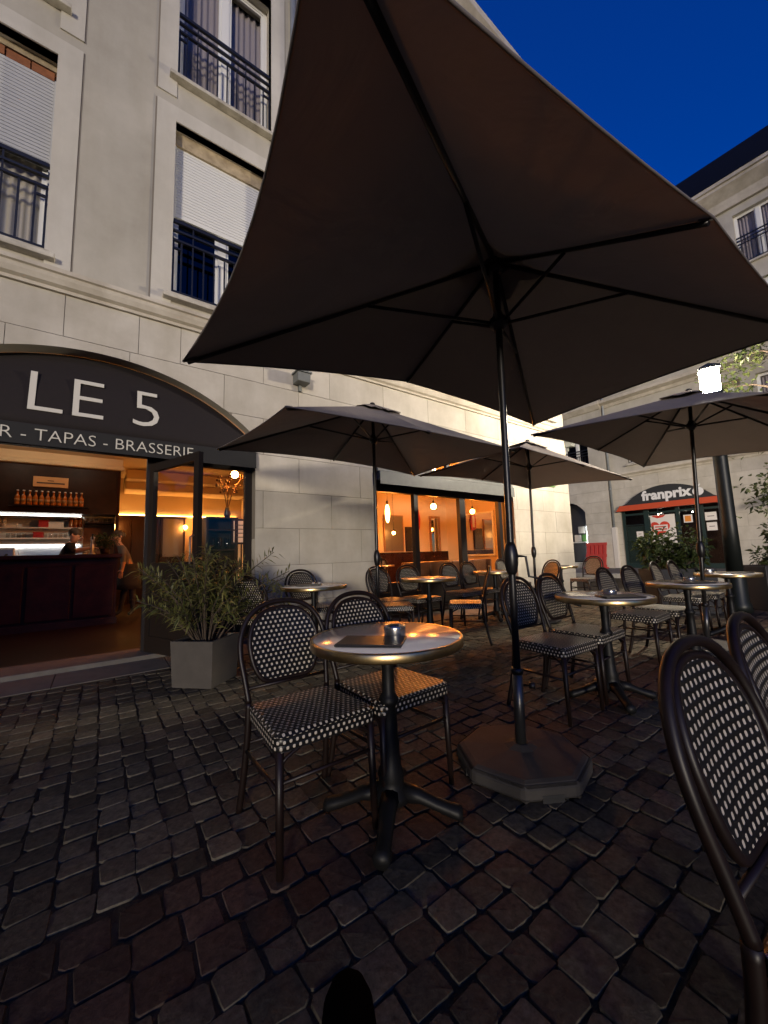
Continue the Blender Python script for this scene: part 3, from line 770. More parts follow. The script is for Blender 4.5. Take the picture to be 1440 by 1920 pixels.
mb = MB(); mb.add([(-14, -.64, 14.05), (9, -.64, 14.05), (9, 3.5, 18.2), (-14, 3.5, 18.2), (-14, 8, 18.2), (9, 8, 18.2), (-14, 8, 14.05), (9, 8, 14.05)], [(0, 1, 2, 3), (3, 2, 5, 4), (4, 5, 7, 6), (0, 3, 4, 6), (1, 7, 5, 2), (0, 6, 7, 1)])
obj('roof', mb, 'slate_roof', fpb)
obj('rear_wall', B(-14, 9, 7.8, 8, 0, 14), 'render_wall', fpb); obj('side_wall', B(8.7, 9, .36, 7.8, 0, 13.3), 'render_wall', fpb); obj('side_wall', B(-14, -13.7, .36, 7.8, 0, 13.3), 'render_wall', fpb)
obj('shop_floor', B(-13.7, 8.7, .0, 7.8, .1, .205), 'slab', fpb); obj('shop_ceiling', B(-13.7, 8.7, .36, 7.8, 3.6, 3.75), 'cream', fpb)
obj('shop_back_wall', B(-13.7, 8.7, 3.2, 3.3, .2, 3.6), 'wood_dark', fpb)
mb = MB()
mb.tube([(-7.52, -.07, 1.95), (-7.52, -.07, 13.2)], .05, 10); mb.tube([(-7.52, -.07, 3.6), (-7.52, -.07, 3.66)], .06, 10)
obj('downpipe', mb, 'zinc', fpb); obj('pipe_cover', MB().box(-7.60, -7.42, -.16, -.002, .21, 1.95), 'pipe_white', fpb, bevel=.01)
# supermarket awning and shop front
fa = thing('supermarket_awning', 'black arched awning with white franprix lettering and an orange lower band', 'awning', (18, 0, 0), R(-90))
pts = [(-7.24, 2.83)] + [(-3.80 - .0, 2.83)]
top = [(-7.24 + 3.44*(1-k/24), a1(-7.24 + 3.44*(1-k/24)) - .01) for k in range(25)]
top = [(px, max(pz, 2.84)) for px, pz in top]
obj('panel', MB().prism(pts + top, -.10, .05), 'fp_awning', fa)
mb = MB(); mb.add([(-7.22, -.105, 2.83), (-3.80, -.105, 2.83), (-3.80, -.20, 2.60), (-7.34, -.20, 2.60), (-7.22, .05, 2.83), (-3.80, .05, 2.83), (-3.80, .05, 2.60), (-7.34, .05, 2.60)], [(0, 1, 2, 3), (4, 7, 6, 5), (0, 4, 5, 1), (3, 2, 6, 7), (0, 3, 7, 4), (1, 5, 6, 2)])
obj('orange_band', mb, 'fp_orange', fa)
text('letter', 'franprix', .52, 'white', fa, (-5.52, -.108, 2.97), sx=.98, bold=.022)
mb = MB(); mb.prism([(-4.48 + .17*math.cos(a_*math.pi/10)*(1 - .12*(a_ == 5)), 3.08 + .16*math.sin(a_*math.pi/10) - .03*(a_ == 5)) for a_ in range(20)], -.116, -.101)
obj('emblem', mb, 'white', fa); obj('emblem_leaf', MB().prism([(-4.47, 3.24), (-4.40, 3.30), (-4.39, 3.36), (-4.45, 3.32)], -.116, -.101), 'white', fa)
fs_ = thing('shop_window', 'dark green glazed supermarket entrance with posters under the orange band', 'shop front', (18, 0, 0), R(-90))
fm = MB()
for a, b in ((-7.24, -7.14), (-6.42, -6.24), (-5.32, -5.20), (-4.55, -4.45), (-3.90, -3.80)): fm.box(a, b, .10, .20, .206, 2.62)
fm.box(-7.14, -3.90, .102, .198, 2.40, 2.48); fm.box(-7.14, -3.9, .102, .198, .206, .40); fm.box(-7.12, -6.44, .09, .11, 1.98, 2.01); fm.box(-7.12, -6.44, .09, .11, 1.30, 1.34)
obj('frame', fm, 'fp_green', fs_)
for a, b in ((-7.14, -6.42), (-6.24, -5.32), (-5.20, -4.55), (-4.45, -3.90)): obj('pane', B(a, b, .145, .153, .40, 2.40), 'glass', fs_)
obj('door_panel', B(-7.12, -6.44, .165, .18, .40, 1.95), 'fp_green', fs_)
po = thing('poster', 'large white poster with a red heart on the supermarket window', 'poster', (18, 0, 0), R(-90))
obj('sheet', B(-6.20, -5.36, .128, .134, .55, 2.33), 'poster', po)
def heart(cx, cz, s, n=28):
    return [(cx + s*.062*16*math.sin(t)**3, cz + s*.062*(13*math.cos(t) - 5*math.cos(2*t) - 2*math.cos(3*t) - math.cos(4*t))) for t in [2*math.pi*k/n for k in range(n)]]
obj('heart', MB().prism([(max(-6.19, a), b) for a, b in heart(-5.90, 1.80, .36)], .124, .1275), 'poster_red', po)
obj('heart_stem', MB().prism([(-6.12, 2.28), (-5.95, 2.20), (-5.75, 2.24), (-5.66, 2.32), (-6.12, 2.32)], .124, .1275), 'poster_red', po)
obj('heart_label', B(-6.10, -5.62, .1195, .1235, 1.68, 1.93), 'poster', po)
for k in range(2): obj('print_line', B(-6.06, -5.68+.03*k, .1165, .119, 1.83-.10*k, 1.88-.10*k), 'poster_red', po)
rp_ = random.Random(4)
for k in range(3): obj('print_line', B(-5.85, -5.45-.04*k, .124, .1275, 1.28-.05*k, 1.295-.05*k), 'ink', po)
for k in range(12):
    xx = -6.08 + .24*(k % 3) + rp_.uniform(-.02, .02); zz = 1.05 - .14*(k//3); obj('print_mark', B(xx, xx+rp_.uniform(.06, .15), .124, .1275, zz, zz+rp_.uniform(.025, .07)), 'ink' if k % 4 else 'poster_red', po)
for lab, a, b, z0, z1, m_ in (('orange and white notice on the supermarket window', -5.08, -4.80, 1.95, 2.25, 'poster_orange'), ('white notice on the supermarket door pane', -6.75, -6.50, 1.50, 1.72, None), ('upper white notice on the right supermarket pane', -4.42, -4.08, 1.98, 2.28, None), ('lower cream notice on the right supermarket pane', -4.40, -4.10, 1.60, 1.90, None)):
    n_ = thing('notice', lab, 'notice', (18, 0, 0), R(-90)); obj('sheet', B(a, b, .128, .134, z0, z1), 'poster', n_)
    if m_: obj('print', B(a+.04, b-.05, .124, .1275, z0+.04, z1-.04), m_, n_)
    else: obj('print_line', B(a+.07, b-.07, .124, .1275, (z0+z1)/2-.01, (z0+z1)/2+.012), 'ink', n_)
for k, (yy, zz) in enumerate(((6.15, 2.42), (6.05, 2.46), (5.98, 2.36), (4.98, 2.40), (4.82, 2.38), (4.75, 2.5), (5.2, 2.25), (4.0, 2.45), (3.95, 2.38))):
    o = thing('ceiling_spot', 'tiny bright ceiling spotlight behind the supermarket glass, ' + ORD[k] + ' in the scattered group from the left', 'spotlight', (18.9, yy, zz), 0, 'spotlights inside the supermarket')
    obj('bulb', MB().sphere((0, 0, 0), .022, 8, 6), 'spot_dot', o); obj('stem', MB().tube([(0, 0, .02), (0, 0, 3.6-zz)], .006, 6), 'black_metal', o)
# arched display window at the left of the supermarket
dw = thing('display_window', 'narrow arched shop window with a bright white light strip in the far corner', 'window', (18, 0, 0), R(-90))
mb = MB().prism([(-10.43, .46), (-8.67, .46)] + [(-8.67 - 1.76*k/20, a2(-8.67 - 1.76*k/20) - .005) for k in range(21)], .10, .108)
obj('pane', mb, 'glass', dw); obj('sill', B(-10.43, -8.67, -.15, .30, .206, .45), 'sill_stone', dw)
obj('light_strip', B(-8.86, -8.80, .22, .26, .60, 2.1), 'led_cool', dw)
obj('shelf', B(-10.3, -8.75, .28, .60, 1.35, 1.40), 'white', dw); obj('backdrop', B(-10.4, -8.7, .62, .66, .46, 3.2), 'steel_dull', dw)
for k, (xx, zz, m_) in enumerate(((-9.5, 1.41, 'poster'), (-9.15, 1.41, 'sign_green'), (-9.3, 1.8, 'poster'))): obj('display_card', B(xx, xx+.3, .35, .38, zz, zz+.32), m_, dw)
rf = thing('barrier', 'red plastic barrier panel leaning against the wall by the white pipe', 'barrier', (17.55, 8.25, .20), R(-90))
mb = MB()
for k in range(5): mb.obox((-.36+.18*k, .10, .58), (.055, 0, 0), (0, .02, 0), (0, .12, .54))
for z in (.10, .55, 1.06): mb.obox((0, .0+.22*z/1.1-.01, z), (.44, 0, 0), (0, .03, 0), (0, .012, .06))
obj('panel', mb, 'red_plastic', rf); obj('backing', MB().obox((0, .125, .58), (.42, 0, 0), (0, .006, 0), (0, .11, .50)), 'red', rf)
obj('foot', B(-.46, -.36, -.16, .16, 0, .05), 'red', rf); obj('foot', B(.36, .46, -.16, .16, 0, .05), 'red', rf)
# dark shop at the right of the supermarket
ds = thing('corner_cafe_front', 'dark glazed cafe front with small amber lights at the right edge', 'shop front', (18, 0, 0), R(-90))
fm = MB()
for a in (-2.2, -1.2, -.15, .80): fm.box(a, a+.1, .1, .2, .206, 2.9)
fm.box(-2.1, .8, .102, .198, 2.75, 2.9); fm.box(-2.1, .8, .102, .198, .206, .7)
obj('frame', fm, 'frame_dark', ds)
for a, b in ((-2.1, -1.2), (-1.1, -.15), (-.05, .80)): obj('pane', B(a, b, .145, .153, .7, 2.75), 'glass', ds)
for k, (a, z, m_) in enumerate(((-1.95, 2.3, 'spot_dot'), (-1.75, 2.32, 'spot_dot'), (-1.55, 2.3, 'spot_dot'), (-1.5, 1.1, 'amber_dot'), (-1.2+.2, 1.15, 'amber_dot'), (-.6, 1.4, 'amber_dot'))): obj('lamp', MB().sphere((a, .6, z), .04, 8, 6), m_, ds)
obj('awning', MB().add([(-2.3, -.02, 2.95), (1.0, -.02, 2.95), (1.0, -.9, 2.45), (-2.3, -.9, 2.45), (-2.3, -.02, 2.90), (1.0, -.02, 2.90), (1.0, -.9, 2.40), (-2.3, -.9, 2.40)], [(0, 1, 2, 3), (4, 7, 6, 5), (3, 2, 6, 7), (0, 3, 7, 4), (1, 5, 6, 2), (0, 4, 5, 1)]), 'red', ds)

# ------------------------------------------------------------------ inside the brasserie
WARM = (1.0, 0.27, 0.03)
tag(obj('bar_floor', B(-5.7, 9.3, 5.16, 13.7, .02, .10), 'floor_in'), kind='structure')
cm = MB().box(-5.7, 9.3, 5.41, 13.7, 3.20, 3.30)
tag(obj('bar_ceiling', cm, 'ceil'), kind='structure')
wl = MB(); wl.box(-5.7, 3.25, 11.4, 11.5, .10, 3.2); wl.box(3.25, 3.35, 9.0, 11.5, .10, 3.2); wl.box(3.35, 9.3, 9.0, 9.1, .10, 3.2); wl.box(9.2, 9.3, 5.41, 9.0, .10, 3.2); wl.box(-5.7, -5.6, 5.41, 11.4, .1, 3.2); wl.box(1.66, 3.5, 5.42, 5.46, .1, 3.2)
bw = tag(obj('bar_walls', wl, 'cream'), kind='structure')
cv = MB()      # stepped ceiling coffers
for a, b, y0, y1, z in ((.4, 3.2, 8.2, 8.5, 3.08), (.4, 3.2, 10.2, 11.38, 2.98), (.4, 3.2, 10.6, 11.38, 2.80), (3.4, 9.15, 8.2, 8.98, 3.02), (3.4, 9.15, 5.6, 6.0, 3.02), (8.4, 9.15, 6.0, 8.2, 3.02)): cv.box(a, b, y0, y1, z, 3.199)
obj('ceiling_step', cv, 'ceil', bw, bevel=.03)
pn = thing('wood_panelling', 'dark wood wall panelling at the back of the brasserie with a glowing top edge', 'panelling')
for k in range(5): obj('panel', B(.30+.30*k, .585+.30*k, 11.33, 11.395, .10, 2.22), 'wood_dark', pn)
obj('top_rail', B(.28, 1.82, 11.28, 11.395, 2.222, 2.262), 'wood_red', pn)
obj('cove_light', B(.32, 3.1, 11.36, 11.39, 2.275, 2.29), 'tube_lamp', pn)
for k in range(9): obj('panel', B(3.40+.64*k, 4.03+.64*k, 8.94, 8.995, .10, 1.15), 'wood_red', pn)
def bulb_lamp(label, loc, drop, power, rad=.055, wall=False, sc_=(1, 1, 1), glow='bulb', group='warm bulbs inside the brasserie'):
    t = thing('pendant_lamp' if not wall else 'wall_lamp', label, 'lamp', loc, 0, group)
    obj('bulb', MB().sphere((0, 0, 0), rad, 12, 8, sc_), glow, t)
    if wall: obj('arm', MB().tube([(0, 0, -.07), (0, .06, -.10), (0, .28, -.10)], .012), 'brass', t); obj('back_plate', MB().lathe([(.05, 0), (.05, .02)], 12), 'brass', t, loc=(0, .27, -.10))
    else: obj('cord', MB().tube([(0, 0, rad*sc_[2]), (0, 0, drop)], .006, 6), 'black_metal', t); obj('socket', MB().lathe([(.02, rad*sc_[2]*.85), (.024, rad*sc_[2]+.05), (.008, rad*sc_[2]+.07)], 10), 'black_metal', t)
    pointlight('lamp_light', t, (0, 0, 0), power*.57, WARM, rad*max(sc_)+.02)
    return t
bulb_lamp('round glowing bulb hanging behind the door glass near the stone pillar', (1.61, 6.0, 2.39), .80, 44)
bulb_lamp('bright wall bulb beside the bar plant', (.25, 11.1, 1.97), 0, 7, .05, True)
bulb_lamp('bright wall bulb at the edge of the dark mirror', (1.75, 11.1, 1.97), 0, 9, .05, True)
bulb_lamp('long glowing pendant tube in the left brasserie window', (4.66, 6.2, 1.93), 1.27, 30, .075, False, (.62, .62, 2.6), 'tube_lamp')
bulb_lamp('glowing bulb in the middle brasserie window', (5.95, 6.2, 2.13), 1.07, 135, .065)
bulb_lamp('glowing bulb in the right brasserie window', (7.24, 6.2, 2.07), 1.13, 80, .055)
bulb_lamp('low glowing bulb in the left brasserie window', (6.70, 8.85-.2, 1.70), 1.5, 3, .045)
bulb_lamp('glowing bulb at the top of the middle brasserie window', (7.55, 7.75, 2.75), .45, 22, .05)

bc = thing('bar_counter', 'dark red wooden bar counter inside the open door', 'counter', (0, 8.0, .10))
obj('body', B(-3.2, .24, .06, .58, 0, 1.09), 'wood_red', bc); obj('plinth', B(-3.2, .26, .03, .06, 0, .10), 'wood_dark', bc)
for k in range(6): obj('front_panel', B(-3.18+.57*k, -2.65+.57*k, .03, .06, .14, .98), 'wood_red', bc, bevel=.01)
obj('counter_top', B(-3.25, .30, -.05, .66, 1.092, 1.16), 'wood_red', bc, bevel=.015)
bk = thing('back_bar', 'dark wooden back bar cabinet above lit white shelves', 'cabinet', (0, 9.4, .10))
obj('upper_cabinet', B(-3.0, .22, 0, .56, 1.97, 2.86), 'wood_dark', bk); obj('side_panel', B(.222, .27, -.01, .58, 0, 2.86), 'wood_red', bk)
obj('cornice', MB().box(-3.0, .34, -.10, .60, 2.862, 2.95), 'ceil', bk, bevel=.03); obj('bulkhead', B(-3.0, .30, -.04, .6, 2.952, 3.098), 'ceil', bk)
obj('tile_wall', B(-3.0, -.30, .555, .575, .95, 1.968), 'white', bk); obj('side_wall', B(-.30, .22, .555, .575, .95, 1.968), 'wood_warm', bk)
obj('worktop', B(-3.0, .22, 0, .55, .88, .95), 'steel', bk); obj('steel_splashback', B(-3.0, -.30, .53, .552, .952, 1.36), 'steel', bk); obj('base_cupboard', B(-3.0, .22, .03, .55, 0, .879), 'wood_dark', bk)
for z in (1.40, 1.50, 1.70): obj('shelf', B(-3.0, -.32, .30, .55, z, z+.025), 'white', bk)
obj('upper_shelf', B(-3.0, -.32, .10, .55, 1.90, 1.92), 'steel', bk); obj('bottle_ledge', B(-1.35, -.22, -.12, -.002, 2.075, 2.095), 'wood_dark', bk)
obj('light_strip', B(-3.0, -.34, .30, .33, 1.935, 1.955), 'led', bk); obj('light_strip', B(-3.0, -.34, .34, .36, 1.375, 1.39), 'led', bk)
obj('glass_rack', B(-.28, .20, .10, .50, 1.80, 1.82), 'wood_dark', bk)
bprof = [(.036, 0), (.037, .02), (.037, .14), (.030, .165), (.014, .19), (.013, .245), (.016, .246), (.016, .262)]
bme = MB().lathe(bprof, 12).mesh('bottle'); fixn(bme); bme.materials.append(MAT['amber'])
lme = MB().lathe([(.0375, .05), (.0375, .11)], 12).mesh('label'); lme.materials.append(MAT['wood_warm'])
cme = MB().lathe([(.0165, .248), (.0165, .268)], 10).mesh('cap'); cme.materials.append(MAT['white'])
for k in range(12):
    o = tag(obj('bottle', bme, 'amber', loc=(-1.24+.082*k, 9.335, 2.196)), ORD[k] + ' amber bottle from the left in the row under the lit plaque', 'bottle', 'row of amber bottles above the bar')
    obj('bottle_label', lme, 'wood_warm', o); obj('cap', cme, 'white', o)
pq = thing('plaque', 'small orange lit plaque above the row of bottles', 'plaque', (-.80, 9.39, 2.645)); obj('board', B(-.25, .25, -.015, .008, -.095, .095), 'plaque', pq); obj('script', B(-.20, .20, -.019, -.0155, -.035, -.01), 'ink', pq); obj('script', B(-.05, .04, -.019, -.0155, .015, .03), 'ink', pq)
for lab, x_, z_, w_, h_, m_ in (('red box on the upper bar shelf', -.90, 1.825, .15, .14, 'red'), ('white box on the upper bar shelf', -.72, 1.825, .22, .11, 'white'), ('red box on the middle bar shelf', -.97, 1.625, .14, .11, 'red'), ('pale folded stack on the left of the upper bar shelf', -1.38, 1.825, .22, .07, 'paper')):
    o = thing('box', lab, 'box', (x_, 9.80, z_), 0, 'boxes on the bar shelves'); obj('carton', MB().box(-w_/2, w_/2, -.06, .06, 0, h_*.8), m_, o, bevel=.004); obj('lid', MB().box(-w_/2-.004, w_/2+.004, -.064, .064, h_*.8, h_), m_, o, bevel=.004)
gme = MB().lathe([(.024, 0), (.030, .09), (.028, .09), (.022, .006), (.0, .006)], 10).mesh('glass'); gme.materials.append(MAT['glass_clear'])
ume = MB().lathe([(.022, 0), (.036, .03), (.040, .065), (.036, .063), (.0, .012)], 12).mesh('cup'); ume.materials.append(MAT['white'])
for k in range(14):
    if 4 <= k <= 6: continue
    tag(obj('drinking_glass', gme, 'glass_clear', loc=(-1.40+.075*k, 9.85, 1.626)), ORD[k] + ' place from the left, clear glass on the middle bar shelf', 'glass', 'glasses on the middle bar shelf')
for k in range(6): tag(obj('wine_glass', gme, 'glass_clear', loc=(-.25+.075*k, 9.70, 1.921)), ORD[k] + ' clear glass from the left on the dark rack beside the bar shelves', 'glass', 'glasses on the bar rack')
for k in range(3): tag(obj('jar', bme, 'amber', loc=(-.50+.07*k, 9.80, 1.825)), ORD[k] + ' dim bottle from the left at the right end of the upper bar shelf', 'bottle', 'bottles at the end of the bar shelf')
for k in range(9): tag(obj('cup', ume, 'white', loc=(-1.62+.085*(k % 3), 9.72+.03*(k//3), 1.827+.07*(k//3))), 'white cup by the bar shelves, ' + ('bottom', 'middle', 'top')[k//3] + ' of the ' + ORD[k % 3] + ' stack from the left', 'cup', 'white cups stacked by the bar shelves')
cf = thing('coffee_machine', 'chrome coffee machine at the left end of the bar', 'coffee machine', (-1.43, 9.62, 1.052)); obj('body', MB().box(-.22, .20, -.16, .18, .06, .38), 'steel', cf, bevel=.03); obj('drip_tray', B(-.20, .18, -.24, -.10, 0, .06), 'steel_dull', cf); obj('spout', MB().tube([(-.05, -.18, .26), (-.05, -.23, .24), (-.05, -.23, .16)], .02), 'black_metal', cf); obj('spout', MB().tube([(.09, -.18, .26), (.09, -.23, .24), (.09, -.23, .16)], .02), 'black_metal', cf)
tp = thing('beer_tap', 'chrome beer tap column on the bar counter', 'beer tap', (-.12, 8.42, 1.26)); obj('column', MB().lathe([(.05, 0), (.05, .02), (.028, .04), (.028, .28), (.036, .30), (.0, .33)], 14), 'steel', tp); obj('spout', MB().tube([(0, 0, .25), (.0, -.10, .25), (0, -.12, .19)], .012), 'steel', tp); obj('handle', MB().tube([(0, -.06, .26), (0, -.07, .36)], [.01, .018]), 'black_metal', tp)
for k, (x_, y_) in enumerate(((-1.35, 8.55), (-.45, 8.55))):
    t = thing('ceiling_downlight', ('left' if k == 0 else 'right') + ' white downlight in the ceiling above the bar, hidden by the awning', 'downlight', (x_, y_, 3.195), 0, 'downlights above the bar')
    obj('ring', MB().lathe([(.05, -.02), (.065, -.02), (.065, .0)], 20, top=False), 'steel', t); obj('lens', MB().lathe([(.05, -.012), (0, -.012)], 18), 'spot_dot', t); pointlight('lamp_light', t, (0, 0, -.07), 1.8, (1.0, .82, .62), .05)
# mirror, chalkboard and red sign
mi = thing('mirror', 'dark framed mirror on the back wall seen through the door', 'mirror', (1.50, 11.32, 1.72)); obj('frame', B(-.27, .27, -.02, .005, -.54, .52), 'wood_dark', mi); obj('glass', B(-.23, .23, -.026, -.021, -.50, .48), 'steel_dull', mi)
mi = thing('mirror', 'dark mirror on the cream wall behind the left brasserie window', 'mirror', (6.95, 8.97, 1.70)); obj('frame', B(-.36, .36, -.02, .025, -.52, .55), 'wood_warm', mi); obj('glass', B(-.33, .33, -.026, -.021, -.49, .52), 'steel_dull', mi)
ch = thing('chalkboard', 'dark chalkboard on the cream wall below the red sign', 'chalkboard', (7.62, 8.97, 1.55)); obj('frame', B(-.22, .22, -.02, .025, -.38, .36), 'wood_dark', ch); obj('board', B(-.19, .19, -.026, -.021, -.35, .33), 'chalk', ch)
rd = thing('wall_sign', 'tall red sign on the cream wall behind the left brasserie window', 'sign', (7.86, 8.975, 2.15)); obj('board', MB().prism([(-.12, -.30), (.10, -.32), (.14, .0), (.08, .30), (-.08, .32), (-.15, .05)], -.03, .02), 'red', rd); obj('stripe', B(-.06, .05, -.036, -.031, -.2, .2), 'paper', rd)
for lab, x_, y_, z_, w_, h_, rz in (('tall framed mirror added for reflections behind the middle brasserie window', 8.62, 8.97, 1.62, .44, 1.30, 0), ('wide framed mirror added for reflections on the side wall behind the right brasserie pane', 9.17, 7.75, 1.62, 1.35, 1.30, R(-90)), ('narrow framed mirror added for reflections on the side wall nearest to the window', 9.17, 6.35, 1.62, .80, 1.30, R(-90))):
    m_ = thing('mirror', lab, 'mirror', (x_, y_, z_), rz); fm = MB(); t_ = .05  # invented mirrors, added so the panes show reflections
    fm.box(-w_/2, -w_/2+t_, -.03, .025, -h_/2, h_/2); fm.box(w_/2-t_, w_/2, -.03, .025, -h_/2, h_/2); fm.box(-w_/2+t_, w_/2-t_, -.03, .025, h_/2-t_, h_/2); fm.box(-w_/2+t_, w_/2-t_, -.03, .025, -h_/2, -h_/2+t_)
    obj('frame', fm, 'wood_warm' if w_ < .5 else 'white', m_); obj('glass', B(-w_/2+t_, w_/2-t_, -.008, .0, -h_/2+t_, h_/2-t_), 'mirror', m_)
# banquette and cabinet
bq = thing('banquette', 'long brown leather banquette behind the brasserie windows', 'bench', (0, 5.50, .10))
for k in range(4): obj('back_cushion', MB().box(4.50+.62*k, 5.11+.62*k, 0, .14, .42, .84), 'leather', bq, bevel=.03); obj('seat_cushion', MB().box(4.50+.62*k, 5.11+.62*k, .145, .60, .30, .46), 'leather', bq, bevel=.03)
obj('base', B(4.50, 6.97, .02, .58, 0, .30), 'wood_dark', bq)
cb_ = thing('drinks_cabinet', 'black open cabinet with glasses behind the door glass', 'cabinet', (1.42, 6.05, .10)); fm = MB()
fm.box(-.22, -.19, -.15, .15, 0, 1.62); fm.box(.17, .22, -.15, .15, 0, 1.62); fm.box(-.19, .17, .12, .15, 0, 1.62)
obj('carcass', fm, 'frame_dark', cb_); 
for z in (.05, .70, 1.13, 1.42, 1.60): obj('shelf', B(-.19, .17, -.15, .119, z, z+.022), 'frame_dark', cb_)
for k in range(3): tag(obj('carafe', gme, 'glass_clear', loc=(1.30+.10*k, 6.0, 1.254)), ORD[k] + ' clear glass from the left in the black drinks cabinet', 'glass', 'glasses in the black drinks cabinet').scale = (1.3, 1.3, 1.9)
mn = thing('menu_stand', 'white menu sheet in a dark stand behind the door glass', 'menu stand', (1.70, 5.92, .10)); obj('frame', B(-.15, .15, -.012, .012, 1.22, 1.60), 'frame_dark', mn); obj('sheet', B(-.125, .125, -.018, -.013, 1.25, 1.57), 'paper', mn); obj('pole', MB().tube([(0, .02, .02), (0, .02, 1.22)], .012), 'frame_dark', mn); obj('foot', MB().lathe([(.14, 0), (.13, .02), (.02, .03)], 16), 'frame_dark', mn)
for k in range(4): obj('print_line', B(-.09, .08-.02*k, -.021, -.0185, 1.50-.06*k, 1.512-.06*k), 'ink', mn)
vs_ = thing('flower_vase', 'vase of dry flowers on the black drinks cabinet', 'vase', (1.52, 6.05, 1.722)); obj('vase', MB().lathe([(.035, 0), (.05, .06), (.028, .14), (.032, .16)], 14), 'black_metal', vs_)
mb = MB(); rv = random.Random(2)
for k in range(9):
    a_ = rv.uniform(0, 6.28); l_ = rv.uniform(.25, .5); e = (math.cos(a_)*l_*.45, math.sin(a_)*l_*.3, .16+l_)
    mb.tube([(0, 0, .1), (e[0]*.4, e[1]*.4, .16+l_*.6), e], .004, 5)
    for q in range(6): mb.sphere((e[0]+rv.uniform(-.04, .04), e[1]+rv.uniform(-.04, .04), e[2]+rv.uniform(-.05, .03)), .016, 6, 4)
obj('dried_stems', mb, 'leaf_red', vs_)

# ------------------------------------------------------------------ leaves
def leaf(mb, p, d, l, w, rn, droop=.25):
    d = Vector(d).normalized(); s = d.cross(Vector((0, 0, 1))); s = s.normalized() if s.length > 1e-3 else Vector((1, 0, 0))
    s = (s + Vector((rn.uniform(-.5, .5), rn.uniform(-.5, .5), rn.uniform(-.5, .5)))).normalized()
    p = Vector(p); m1 = p + d*l*.5 + Vector((0, 0, .02*l)); e = p + d*l - Vector((0, 0, droop*l))
    mb.add([p, m1 - s*w*.5, e, m1 + s*w*.5], [(0, 1, 2, 3)], False)
def bush(mb, c, rad, n, rn, l=(.05, .09), w=.03, clumps=14, droop=.3):
    cs = []
    for k in range(clumps):
        while True:
            q = Vector((rn.uniform(-1, 1), rn.uniform(-1, 1), rn.uniform(-1, 1)))
            if q.length < 1: break
        cs.append((Vector((c[0]+q.x*rad[0]*.8, c[1]+q.y*rad[1]*.8, c[2]+q.z*rad[2]*.8)), rn.uniform(.16, .34)))
    for k in range(n):
        cc, rr = cs[rn.randrange(clumps)]; q = Vector((rn.gauss(0, 1), rn.gauss(0, 1), rn.gauss(0, 1))).normalized()
        rr *= min(rad)/.55
        p = cc + q*rr*rn.uniform(.5, 1.05)
        leaf(mb, p, q + Vector((rn.uniform(-.6, .6), rn.uniform(-.6, .6), rn.uniform(-.2, .8))), rn.uniform(*l), w*rn.uniform(.7, 1.2), rn, droop)
    return cs
rl = random.Random(21)
bp_ = thing('bar_plant', 'leafy green plant standing on the bar counter', 'plant', (.06, 8.42, 1.26)); obj('pot', MB().lathe([(.06, 0), (.075, .10), (.07, .10), (.0, .08)], 14), 'wood_dark', bp_)
mb = MB(); bush(mb, (0, 0, .24), (.20, .16, .15), 260, rl, (.05, .09), .03, 9); o = obj('foliage', mb, 'leaf_bush', bp_, recalc=False); o['kind'] = 'stuff'
# oleander in its planter beside the door
pl = thing('planter', 'square grey stone planter beside the open door', 'planter', (.79, 3.80, gz(3.8)), R(43))
mb = MB(); mb.add([(sx*a, sy*a, z) for z, a in ((0, .185), (.38, .20)) for sx, sy in ((-1, -1), (1, -1), (1, 1), (-1, 1))], [(0, 3, 2, 1), (0, 1, 5, 4), (1, 2, 6, 5), (2, 3, 7, 6), (3, 0, 4, 7)])
mb.add([(sx*a, sy*a, z) for z, a in ((.38, .20), (.38, .172), (.33, .17)) for sx, sy in ((-1, -1), (1, -1), (1, 1), (-1, 1))], [(0, 1, 5, 4), (1, 2, 6, 5), (2, 3, 7, 6), (3, 0, 4, 7), (4, 5, 9, 8), (5, 6, 10, 9), (6, 7, 11, 10), (7, 4, 8, 11)])
obj('box', mb, 'planter', pl); obj('soil', B(-.172, .172, -.172, .172, .30, .335), 'soil', pl)
ol = thing('oleander', 'bushy oleander with narrow leaves growing in the grey stone planter', 'plant', (.79, 3.80, gz(3.8)+.33))
stm = MB(); lf = MB()
for k in range(72):
    a_ = rl.uniform(0, 6.28); sp = rl.random()**.7; H = rl.uniform(.35, .86) * (1 - .22*sp) + (.12 if rl.random() < .2 else 0)
    b0 = Vector((math.cos(a_)*.10*sp, math.sin(a_)*.10*sp, 0)); lean = .66*sp
    tip = b0 + Vector((math.cos(a_)*lean + .07*sp, math.sin(a_)*lean*.8, H)); mid = b0 + Vector((math.cos(a_)*lean*.35, math.sin(a_)*lean*.3, H*.6))
    pts = [b0, b0.lerp(mid, .5), mid, mid.lerp(tip, .5) + Vector((0, 0, .02)), tip]
    stm.tube(pts, [.006, .0055, .005, .004, .003], 5, caps=False)
    nl = rl.randrange(26, 40)
    for q in range(nl):
        t = .30 + .70*(q/nl)**.8; seg = min(3, int(t*4)); f_ = t*4 - seg; p = Vector(pts[seg]).lerp(Vector(pts[min(4, seg+1)]), f_)
        ax = (Vector(pts[min(4, seg+1)]) - Vector(pts[seg])).normalized(); ang = q*2.2 + rl.uniform(-.4, .4)
        sd = ax.orthogonal().normalized(); sd = (Matrix.Rotation(ang, 3, ax) @ sd)
        leaf(lf, p, sd + ax*rl.uniform(.3, 1.1), rl.uniform(.08, .145), rl.uniform(.012, .020), rl, rl.uniform(0, .35))
obj('stems', stm, 'bark', ol); o = obj('foliage', lf, 'leaf_oleander', ol, recalc=False); o['kind'] = 'stuff'

